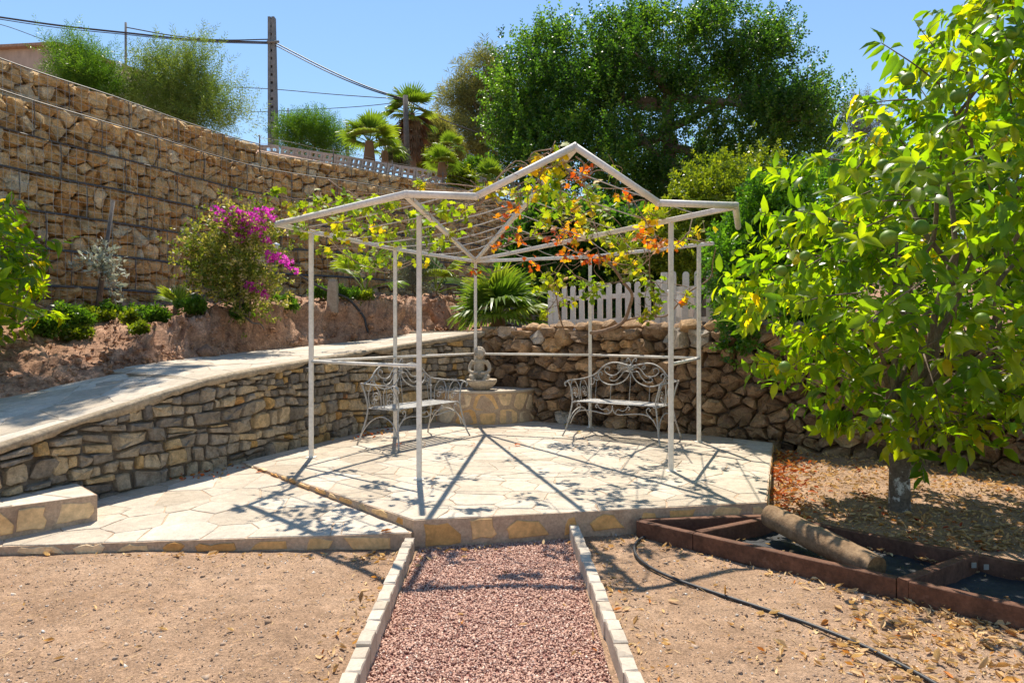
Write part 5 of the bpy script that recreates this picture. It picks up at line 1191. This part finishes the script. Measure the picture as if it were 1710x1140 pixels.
# ================================================================== CITRUS TREES
def leaf_metas(name, mat, V0=LEAF_V, F0=LEAF_F, tints=(0.1, 0.25, 0.4, 0.55, 0.7, 0.85, 0.97)):
    out = []
    for t in tints:
        V = V0.copy(); V[:, 2] *= random.uniform(0.5, 2.4); V[:, 0] *= random.uniform(0.72, 1.05)
        out.append(npmesh(name, V, F0, M[mat], t, True))
    return out, np.array(tints)
def put_leaves(parent, P, R, S, T, mat, name='leaf', V0=LEAF_V, F0=LEAF_F, limit=300, tints=(0.1, 0.25, 0.4, 0.55, 0.7, 0.85, 0.97)):
    """the `limit` leaves that show largest are objects of their own, the rest one foliage part"""
    x, y = topx(P); inside = (x > -5) & (x < 1715) & (y > -5) & (y < 1145) & (P[:, 1] > 0.5)
    size = S / np.linalg.norm(P - np.array([0, 0, CAMZ]), axis=1); face = np.abs(np.einsum('ni,ni->n', R[:, :, 2], nz(P - np.array([0, 0, CAMZ]))))
    sc = np.where(inside, size * (0.35 + 0.65 * face), -1)
    order = np.argsort(-sc); one_ = order[:limit]; one_ = one_[sc[one_] > 0]; rest = np.setdiff1d(order, one_)
    metas, tt = leaf_metas(name, mat, V0, F0, tints)
    for i in one_:
        s = S[i]; r = R[i]
        place(name, metas[int(np.argmin(np.abs(tt - T[i])))], parent, Matrix(((r[0, 0] * s, r[0, 1] * s, r[0, 2] * s, P[i, 0]), (r[1, 0] * s, r[1, 1] * s, r[1, 2] * s, P[i, 1]), (r[2, 0] * s, r[2, 1] * s, r[2, 2] * s, P[i, 2]), (0, 0, 0, 1))))
    V, F = inst(V0, F0, R[rest], P[rest], S[rest]); o = place('foliage', npmesh('foliage', V, F, M[mat], np.repeat(T[rest], len(V0)), True), parent); o['kind'] = 'stuff'
def citrus(name, label, base, fork, prof, ntwig, lsize, nl, keep=None, bark='bark_white', tr=0.072):
    t = thing(name, label, 'tree', base); base = np.array(base, float); fork = np.array(fork, float)
    zs = [p[0] for p in prof]; ax = lambda z: np.array([np.interp(z, zs, [p[1] for p in prof]), np.interp(z, zs, [p[2] for p in prof])]); rr = lambda z: np.interp(z, zs, [p[3] for p in prof])
    mb = MB(); mb.tube(catmull([base - np.array([0, 0, .15]), base + np.array([0, 0, .05]), base * .5 + fork * .5, fork], 6), [tr * 1.35, tr * 1.1, tr, tr * .9], 14); mb.build('trunk', M[bark], t, True)
    br = MB()
    for k in range(15):
        z = random.uniform(fork[2] + 0.2, zs[-1] * .95); a = k * 2.399; c = ax(z); r = rr(z) * 0.72
        e = np.array([c[0] + r * math.cos(a), c[1] + r * math.sin(a), z]); lm = MB(); limb(lm, fork + rng.normal(0, .02, 3), e, tr * .36, 0.007, wig=.10, n=7, sides=6); lm.build('branch', M['bark'], t, True)
    P_, R_, S_, T_ = [], [], [], []
    for k in range(ntwig):
        z = zs[0] + (zs[-1] - zs[0]) * random.random(); c = ax(z); r = rr(z)
        if random.random() > (r / max(p[3] for p in prof)) ** 1.0: continue
        a = random.uniform(0, 2 * PI); q = r * math.sqrt(random.uniform(0.2, 1.0)) * (1 + 0.36 * noise.noise((math.cos(a) * 2.4, math.sin(a) * 2.4, z * 2.4))) + (random.uniform(.1, .28) if random.random() < .05 else 0)
        p = np.array([c[0] + q * math.cos(a), c[1] + q * math.sin(a), z])
        if keep and not keep(p): continue
        out = nz(np.array([math.cos(a), math.sin(a), random.uniform(-0.5, 0.7)]) + rng.normal(0, .35, 3)); L = random.uniform(0.14, 0.30)
        if k % 3 == 0:
            br.tube(catmull([p - out * L * 1.2, p, p + out * L + np.array([0, 0, -.03])], 3), [0.006, 0.003], 4)
        tb = random.gauss(0.42, 0.16)
        for j in range(nl):
            f = (j + .5) / nl; b_ = p + out * L * f; side = nz(np.cross(out, rng.normal(size=3)))
            d = nz(out * 0.45 + side * 0.75 + np.array([0, 0, -0.75 + 0.75 * random.random()])); n_ = nz(np.array([0, 0, 0.8]) + out * .5 + rng.normal(0, .55, 3))
            x = nz(np.cross(d, n_)); zz = np.cross(x, d); P_.append(b_); R_.append(np.stack([x, d, zz], -1)); S_.append(random.uniform(*lsize)); T_.append(np.clip(random.gauss(tb, 0.13) + (0.4 if random.random() < 0.02 else 0), 0, 1))
    br.build('twigs', M['bark'], t, True)['kind'] = 'stuff'
    put_leaves(t, np.array(P_), np.array(R_), np.array(S_), np.array(T_), 'citrus', limit=285)
    return t
cb = gp(1502, 850, 0.03)
ct = citrus('orange_tree', 'leafy citrus tree with green fruit and a whitewashed trunk at right', cb, (3.02, 5.32, 0.80),
       [(0.55, 3.15, 5.25, .25), (0.75, 3.05, 5.2, .55), (1.0, 3.1, 5.15, .86), (1.3, 3.15, 5.1, 1.14), (1.6, 3.22, 5.1, 1.42), (2.0, 3.35, 5.1, 1.42), (2.4, 3.5, 5.1, 1.30), (2.8, 3.65, 5.1, 1.12), (3.2, 3.85, 5.1, .98), (3.6, 4.0, 5.1, .78), (4.0, 4.1, 5.1, .6), (4.35, 4.15, 5.1, .25)], 1780, (0.095, 0.165), 8)
tw = MB(); ta, tb2 = px(1530, 110, 4.9), px(1472, 72, 4.8); tw.tube(catmull([px(1580, 150, 5.0), ta, tb2], 4), [.008, .003], 5); tw.build('long_twig', M['bark'], ct, True)
tm_ = leaf_metas('leaf', 'citrus', tints=(0.15, 0.3))[0]
for k, (f, dx, dy) in enumerate(((1.0, -42, 4), (1.0, -34, 14), (1.0, -14, -36), (.95, -8, -34), (.55, -30, 52), (.75, 26, -12), (.35, -26, 40), (.9, -30, 22))):
    b_ = ta + (tb2 - ta) * f; e_ = b_ + np.array([dx, 0, -dy]) * 4.8 / FPX * .85; d_ = e_ - b_; L0 = np.linalg.norm(d_); d_ = d_ / L0; n_ = nz(np.array([0.2, -.75, .55]) + rng.normal(0, .25, 3)); x_ = nz(np.cross(d_, n_)); z_ = np.cross(x_, d_); L0 = max(L0, .13)
    place('leaf', tm_[k % 2], ct, Matrix(((x_[0] * L0, d_[0] * L0, z_[0] * L0, b_[0]), (x_[1] * L0, d_[1] * L0, z_[1] * L0, b_[1]), (x_[2] * L0, d_[2] * L0, z_[2] * L0, b_[2]), (0, 0, 0, 1))))
for k, (x, y, dd) in enumerate(((1535, 278, 4.15), (1400, 380, 4.3), (1537, 380, 4.0), (1484, 397, 4.05), (1310, 612, 4.35), (1640, 532, 4.0), (1668, 66, 4.6), (1692, 56, 4.5), (1516, 132, 4.7), (1305, 452, 4.4), (1345, 428, 4.5), (1500, 305, 4.3), (1560, 300, 4.4), (1600, 160, 4.4), (1665, 445, 4.1), (1475, 275, 4.5))):
    mb = MB(); uvs(mb, (0, 0, 0), 0.043 * random.uniform(.8, 1.1), (1, 1, 0.96), 14, 9); place('fruit', mb.mesh('fruit', M['fruit'], True), ct, Matrix.Translation(Vector(px(x, y, dd - .15))))
lb_ = np.array([-5.75, 6.9, 0.0]); lb_[2] = bank_z(-5.75, 6.9)
citrus('orange_tree', 'citrus foliage entering the picture at the left edge above the ramp', lb_, lb_ + np.array([.05, 0, .55]),
       [(1.32, -5.75, 6.6, .75), (1.6, -5.8, 6.6, 1.0), (2.0, -5.85, 6.6, 1.10), (2.5, -5.95, 6.6, 1.0), (2.85, -6.15, 6.6, .8), (3.05, -6.3, 6.6, .4)], 560, (0.11, 0.18), 7)

# tall tree whose crown overhangs the ramp from above the picture, giving the dappled shade on it
def shade_at(x, y, z, h):
    t = (h - z) / SUN.z; return np.array([x + SUN.x * t, y + SUN.y * t, h])
ol = [(shade_at(x, y, z, h), (r, r, r * .5)) for x, y, z, h, r in ((-4.35, 5.9, .8, 8.2, .55), (-3.85, 5.75, .8, 8.0, .36), (-4.2, 6.7, .95, 8.4, .5), (-3.6, 6.35, .9, 8.1, .26), (-4.55, 5.2, .75, 8.2, .4), (-3.95, 7.2, 1.0, 8.5, .34), (-3.42, 6.95, 1.05, 8.3, .2))]
tree('overhanging_tree', 'tall tree leaning over the ramp from beyond the left edge', 'tree', (-8.9, 9.2, 4.9), ol, 520, SPL, (0.28, 0.45), 'bushy', 0.16, limbs=14, up=0.1, shell=0.1, trunk_top=(-6.6, 9.8, 8.3))

# ================================================================== GRAPE VINE
a = np.linspace(-PI * .92, PI * .92, 15) ; rad = np.array([.45, .62, .5, .72, .95, .6, .82, 1.12, .82, .6, .95, .72, .5, .62, .45])
VL_V = np.vstack([[(0, 0, 0.0)], np.c_[np.sin(a) * rad * .5, np.cos(a) * rad * .5 + 0.08, -0.22 * rad ** 2 * np.abs(np.sin(a * 1.5)) * .6 + 0.05]]); VL_F = np.array([(0, i + 2, i + 1) for i in range(14)])
gv = thing('grape_vine', 'grape vine with green, yellow and rusty leaves trailing over the pergola', 'vine', (1.15, 9.6, 1.45))
B_ = []                                                  # clumps: photo x, y, distance, radius px, leaves, tint mean
def roof_d(y): return (ZT + 0.02 - CAMZ) * FPX / (HOR - y)
for x, y, r, n_, tm in ((505, 345, 16, 14, .5), (540, 338, 20, 18, .4), (575, 335, 20, 16, .42), (495, 378, 14, 14, .4), (520, 392, 14, 12, .4), (600, 362, 24, 20, .42), (640, 345, 18, 12, .5), (560, 372, 20, 14, .5), (640, 380, 22, 18, .48), (585, 395, 20, 14, .55), (545, 420, 10, 9, .5), (580, 430, 16, 14, .35), (625, 430, 22, 22, .4), (660, 410, 18, 14, .42), (690, 365, 18, 16, .42), (715, 385, 20, 18, .40), (735, 350, 16, 14, .4), (770, 355, 14, 10, .45), (735, 410, 16, 12, .45), (755, 390, 10, 7, .5), (460, 318, 8, 7, .38), (704, 308, 8, 6, .5), (700, 430, 12, 8, .5), (620, 335, 14, 8, .45), (665, 440, 10, 6, .45), (610, 452, 14, 10, .4)):
    B_.append((x, y, min(max(roof_d(y) * random.uniform(.97, 1.03), float(np.interp(x, [463, 680, 795], [6.45, 5.12, 5.2]))), 9.2), r, n_, tm))
for x, y, dd, r, n_, tm in ((938, 252, 5.35, 9, 8, .62), (930, 275, 5.5, 12, 10, .58), (905, 268, 5.4, 10, 8, .6), (895, 285, 5.4, 10, 8, .62), (830, 318, 5.3, 14, 10, .62), (805, 320, 5.3, 10, 8, .62), (870, 325, 5.8, 18, 14, .5), (905, 315, 5.8, 18, 16, .45), (925, 300, 5.7, 14, 12, .42), (935, 340, 6.2, 18, 16, .5), (860, 345, 6.2, 14, 8, .78), (840, 360, 6.3, 14, 8, .8), (960, 360, 6.6, 16, 14, .62), (955, 345, 6.4, 10, 8, .72), (990, 320, 6.2, 16, 12, .45), (1000, 355, 6.8, 16, 12, .5), (980, 285, 5.9, 12, 8, .86), (965, 300, 6.0, 10, 7, .84), (1025, 285, 5.8, 8, 5, .5), (1045, 325, 6.0, 12, 6, .84), (940, 385, 7.2, 16, 12, .8), (930, 400, 7.6, 12, 10, .85), (965, 400, 7.4, 12, 9, .82), (990, 385, 7.2, 14, 12, .5), (1010, 400, 7.4, 14, 12, .55), (890, 440, 8.6, 14, 9, .85), (945, 425, 8.2, 12, 10, .85), (978, 428, 8.0, 14, 14, .86), (1000, 435, 8.0, 8, 8, .84), (1035, 395, 7.0, 16, 12, .5), (1050, 420, 7.4, 18, 12, .55), (1085, 372, 6.3, 14, 12, .7), (1090, 350, 6.1, 10, 8, .6), (1080, 395, 6.6, 14, 12, .84), (1095, 405, 6.8, 10, 8, .82), (1115, 405, 7.4, 12, 9, .8), (1060, 440, 7.6, 12, 8, .5), (1140, 405, 7.6, 14, 9, .55), (1165, 385, 7.0, 12, 7, .6), (900, 380, 6.8, 12, 8, .5), (865, 395, 7.2, 14, 8, .84), (835, 410, 7.8, 12, 6, .8), (915, 360, 6.5, 10, 8, .45), (1020, 430, 7.8, 12, 6, .8),
        (915, 460, 8.4, 14, 12, .5), (935, 478, 8.4, 12, 10, .6), (905, 480, 8.4, 12, 8, .5), (975, 470, 8.3, 14, 12, .38), (985, 490, 8.3, 12, 10, .4), (1000, 478, 8.3, 10, 8, .42), (1065, 460, 8.2, 12, 8, .5), (1085, 475, 8.0, 14, 12, .45), (1095, 495, 8.0, 10, 9, .45), (1090, 520, 8.0, 10, 10, .5), (1075, 530, 8.1, 8, 6, .5), (910, 525, 8.4, 8, 6, .55), (950, 505, 8.4, 8, 6, .5), (1150, 490, 8.0, 6, 4, .5), (1140, 505, 8.0, 5, 3, .78), (795, 455, 9.3, 8, 6, .86)):
    B_.append((x, y, dd, r, n_, tm))
P_, R_, S_, T_ = [], [], [], []
for x, y, dd, r, n_, tm in B_:
    c = px(x, y, dd); rm = r * dd / FPX * 1.15
    for _ in range(int(n_ * 1.75)):
        p = c + rng.normal(0, 1, 3) * np.array([rm, rm * 1.2, rm * .75]) * .62; d = nz(rng.normal(size=3) * np.array([1, 1, .5]) + np.array([0, 0, -.8])); n2 = nz(rng.normal(0, .6, 3) + np.array([0, -.5, .7]))
        x_ = nz(np.cross(d, n2)); P_.append(p); R_.append(np.stack([x_, d, np.cross(x_, d)], -1))
        tt_ = random.gauss(tm, .09); S_.append(random.uniform(.07, .122) * (0.75 if tt_ > .76 else 1)); T_.append(np.clip(tt_, .02, 1))
put_leaves(gv, np.array(P_), np.array(R_), np.array(S_), np.array(T_), 'vine_leaf', 'leaf', VL_V, VL_F, 300, (.2, .32, .4, .48, .55, .62, .7, .78, .84, .9))
st = MB()
st.tube(catmull([px(985, 556, 9.0), px(1010, 552, 8.95), px(1040, 538, 8.9), px(1052, 510, 8.8), px(1055, 490, 8.7), px(1040, 470, 8.6), px(1025, 448, 8.4), px(1008, 432, 8.2), px(1000, 425, 7.9)], 6), [.026, .022, .018, .015], 8)
st.build('trunk', M['vine_wood'], gv, True)
st = MB()
for pts in ([(1042, 536, 8.9), (1075, 528, 8.7), (1110, 528, 8.4), (1130, 510, 8.2), (1150, 488, 8.1), (1185, 465, 7.9), (1190, 440, 7.7), (1195, 415, 7.5)], [(1040, 475, 8.6), (1060, 452, 8.5), (1080, 435, 8.4), (1075, 415, 8.2)], [(945, 560, 9.2), (935, 530, 9.0), (930, 500, 8.8), (925, 470, 8.5), (940, 440, 8.2)], [(1095, 530, 8.4), (1092, 500, 8.2), (1085, 460, 8.1), (1085, 420, 7.6)]):
    st.tube(catmull([px(*q) for q in pts], 5), [.014, .009, .006], 6)
cen = [px(x, y, dd) for x, y, dd, *_ in B_]
for i, c in enumerate(cen):                              # canes and twigs from clump to clump
    dist = [np.linalg.norm(c - o2) for o2 in cen]
    for j in np.argsort(dist)[1:4]:
        if random.random() < .6:
            e = cen[j]; m_ = (c + e) / 2 + rng.normal(0, .07, 3); st.tube(catmull([c + rng.normal(0, .05, 3), m_, e + rng.normal(0, .05, 3)], 4), [.006, .004, .0025], 4)
    for _ in range(2):
        e = c + rng.normal(0, .14, 3) * np.array([1.2, 1.2, .5]); st.tube(catmull([c + rng.normal(0, .05, 3), (c + e) / 2 + rng.normal(0, .04, 3), e], 3), [.004, .0018], 4)
for pts in ([(800, 345, 5.7), (830, 300, 5.5), (855, 280, 5.6), (880, 278, 5.6)], [(540, 390, 7.0), (570, 420, 7.0), (600, 440, 7.1), (640, 452, 7.2)], [(548, 300, 6.6), (580, 320, 6.5), (640, 325, 6.4), (690, 332, 6.3)], [(962, 262, 5.3), (975, 275, 5.5), (972, 300, 5.8), (985, 340, 6.2), (1000, 400, 7)]):
    st.tube(catmull([px(*q) for q in pts], 5), [.007, .005, .003], 5)
o = st.build('canes', M['vine_wood'], gv, True); o['kind'] = 'stuff'

# ================================================================== FALLEN LEAVES
def litter(name, label, P, S, T, flatness=.35):
    N = len(P); D = nz(rng.normal(size=(N, 3)) * np.array([1, 1, flatness * .6])); R = frames(D, up=np.array([0, 0, 1.0]) + rng.normal(0, flatness, (N, 3)))
    V0 = LEAF_V.copy(); V0[:, 0] *= .9; V0[:, 2] = [0, .22, 0, .20, .26, .04, .20, .22]
    SS = np.stack([S * rng.uniform(.5, 1.15, N), S, S * rng.uniform(.2, 1.8, N)], 1); V, F = inst(V0, LEAF_F, R, P, SS)
    return tag(place(name, npmesh(name, V, F, M['litter'], np.repeat(T, 8), True)), label, 'leaves', None, 'stuff')
def gz(P): return np.array([soil_z(x, y) + 0.012 * fbm(x * 1.5, y * 1.5) + .006 for x, y in P[:, :2]])
L_ = []
def spread(cx0, cy0, sx, sy, n_, ang=0.0):
    q = rng.normal(size=(n_, 2)) * np.array([sx, sy]); c, s = math.cos(ang), math.sin(ang); L_.append(np.c_[cx0 + q[:, 0] * c - q[:, 1] * s, cy0 + q[:, 0] * s + q[:, 1] * c, np.zeros(n_)])
for x, y, sx, sy, n_ in ((1600, 1060, .22, .20, 260), (1660, 1110, .25, .18, 260), (1500, 1040, .18, .12, 120), (1420, 1080, .2, .15, 90), (1560, 1020, .15, .07, 110), (1640, 1040, .18, .06, 110), (1480, 1120, .2, .12, 110), (1330, 970, .15, .06, 40), (1150, 930, .2, .1, 40), (1300, 1080, .3, .2, 50), (1100, 1060, .2, .3, 40), (1420, 1000, .2, .05, 40)):
    p = gp(x, y, 0); spread(p[0], p[1], sx, sy, n_, -.78)
spread(-.76, 3.3, .06, .55, 110); spread(.56, 3.4, .05, .55, 90); spread(-.8, 4.3, .18, .05, 70); spread(-.35, 4.45, .2, .05, 25); spread(.8, 4.6, .25, .08, 70); spread(-1.8, 4.3, .7, .03, 60); spread(0.0, 3.2, .35, .7, 26); spread(-2.0, 3.3, .8, .5, 50)
P = np.vstack(L_); P = P[~((P[:, 0] > -.69) & (P[:, 0] < -.6)) & ~((P[:, 0] > .41) & (P[:, 0] < .49))]; ok = (P[:, 1] < 4.34) | ((P[:, 0] > -.6) & (P[:, 1] < 4.47 + .193 * (P[:, 0] + .65))); P = P[ok]; P[:, 2] = gz(P)
Ps = soil_pts(7000, 2.55, 5.2)[:2600]; Ps[:, 2] = gz(Ps) + .002
V0_ = LEAF_V.copy(); V0_[:, 0] *= .16; V0_[:, 2] *= .3
V, F = inst(V0_, LEAF_F, frames(nz(rng.normal(size=(len(Ps), 3)) * np.array([1, 1, .12])), up=np.array([0, 0, 1.0]) + rng.normal(0, .2, (len(Ps), 3))), Ps, rng.uniform(.015, .055, len(Ps)))
tag(place('straw', npmesh('straw', V, F, M['litter'], np.repeat(rng.uniform(.3, .75, len(Ps)), 8))), 'fine dry straw and stalks strewn over the soil', 'straw', None, 'stuff')
litter('leaf_litter', 'dry tan leaves scattered over the soil in front', P, np.clip(np.exp(rng.normal(-3.5, .4, len(P))), .012, .07), np.clip(rng.normal(.5, .17, len(P)), 0, .86))
N = 4200; P = soil_pts(N * 3, 4.4, 7.6); P = P[(P[:, 0] > 1.95)][:N]
P = P[~(((P[:, 0] - 1.86) * .71 + (P[:, 1] - 4.90) * .70) < 0.05)]; P[:, 2] = gz(P) + rng.uniform(0, .012, len(P))
nearp = np.exp(-((P[:, 0] - 1.86) * 2.755 - (P[:, 1] - 4.985) * 1.10) / 2.97 / .22)
T = np.where(rng.random(len(P)) < .05 + .6 * nearp, rng.uniform(.8, 1.0, len(P)), np.clip(rng.normal(.42, .17, len(P)), 0, .75))
litter('bed_litter', 'mulch of dry tan and rusty leaves under the citrus tree', P, rng.uniform(.025, .06, len(P)), T, .45)
# rust leaves blown against the patio side, and in the corners of the patio
Q_ = []
for _ in range(420):
    f = random.random() ** 1.2; off = abs(random.gauss(0, .13)); Q_.append((1.90 + 1.08 * f + off * .93, 5.02 + 2.65 * f - off * .37, 0))
P = np.array(Q_); P[:, 2] = gz(P) + rng.uniform(0, .02, len(P)); litter('rust_leaves', 'drift of rust red vine leaves along the patio side', P, rng.uniform(.035, .07, len(P)), rng.uniform(.78, 1, len(P)), .5)
P = np.array([(-1.75 + random.gauss(0, .16), 8.45 + random.gauss(0, .28), PZ + .012) for _ in range(70)] + [(-2.75 + random.gauss(0, .2), 6.15 + random.gauss(0, .2), lowz(-2.7, 6.2) + .012) for _ in range(60)]); P = P[(P[:, 0] + 1.81) * .94 - (P[:, 1] - 8.8) * .34 > .02 - 9 * (P[:, 0] < -2.2)]
litter('corner_leaves', 'rusty leaves gathered at the foot of the grey wall', P, rng.uniform(.03, .06, len(P)), rng.uniform(.72, 1, len(P)), .4)
P = np.array([np.append((lambda f, g: (K[0] + (K[2] - K[0]) * f) * (1 - g) + (Q[0] + (Q[2] - Q[0]) * f) * g)(random.random(), random.choice([random.uniform(.05, .95), .9, .1])), .035) for _ in range(330)])
litter('fabric_litter', 'dry leaf crumbs on the black fabric inside the timber frame', P, rng.uniform(.02, .045, len(P)), np.clip(rng.normal(.3, .14, len(P)), 0, .7), .4)
fm_ = leaf_metas('fallen_leaf', 'vine_leaf', VL_V, VL_F, (.7, .8, .85))[0]
FLL = ((795, 711, 'just in front of the fountain plinth'), (792, 740, 'between the fountain and the front left post'), (862, 741, 'in the middle of the patio'), (943, 709, 'by the left legs of the forward facing bench'), (890, 701, 'at the right foot of the fountain plinth'), (664, 741, 'under the side on bench'), (965, 720, 'beneath the forward facing bench'), (643, 884, 'on the lower apron near the step corner'), (545, 842, 'on the lower apron beside the long step'))
for k, (x, y, where) in enumerate(FLL):
    z = PZ + .022 if k < 7 else .125
    p = gp(x, y, z); s = random.uniform(.07, .1)
    tag(place('fallen_leaf', fm_[k % 3], None, Matrix.Translation(Vector(p)) @ Matrix.Rotation(random.uniform(0, 6.3), 4, 'Z') @ Matrix.Rotation(random.uniform(-.3, .3), 4, 'X') @ Matrix.Scale(s, 4)), 'orange fallen vine leaf ' + where, 'leaf', 'vine leaves fallen on the paving')
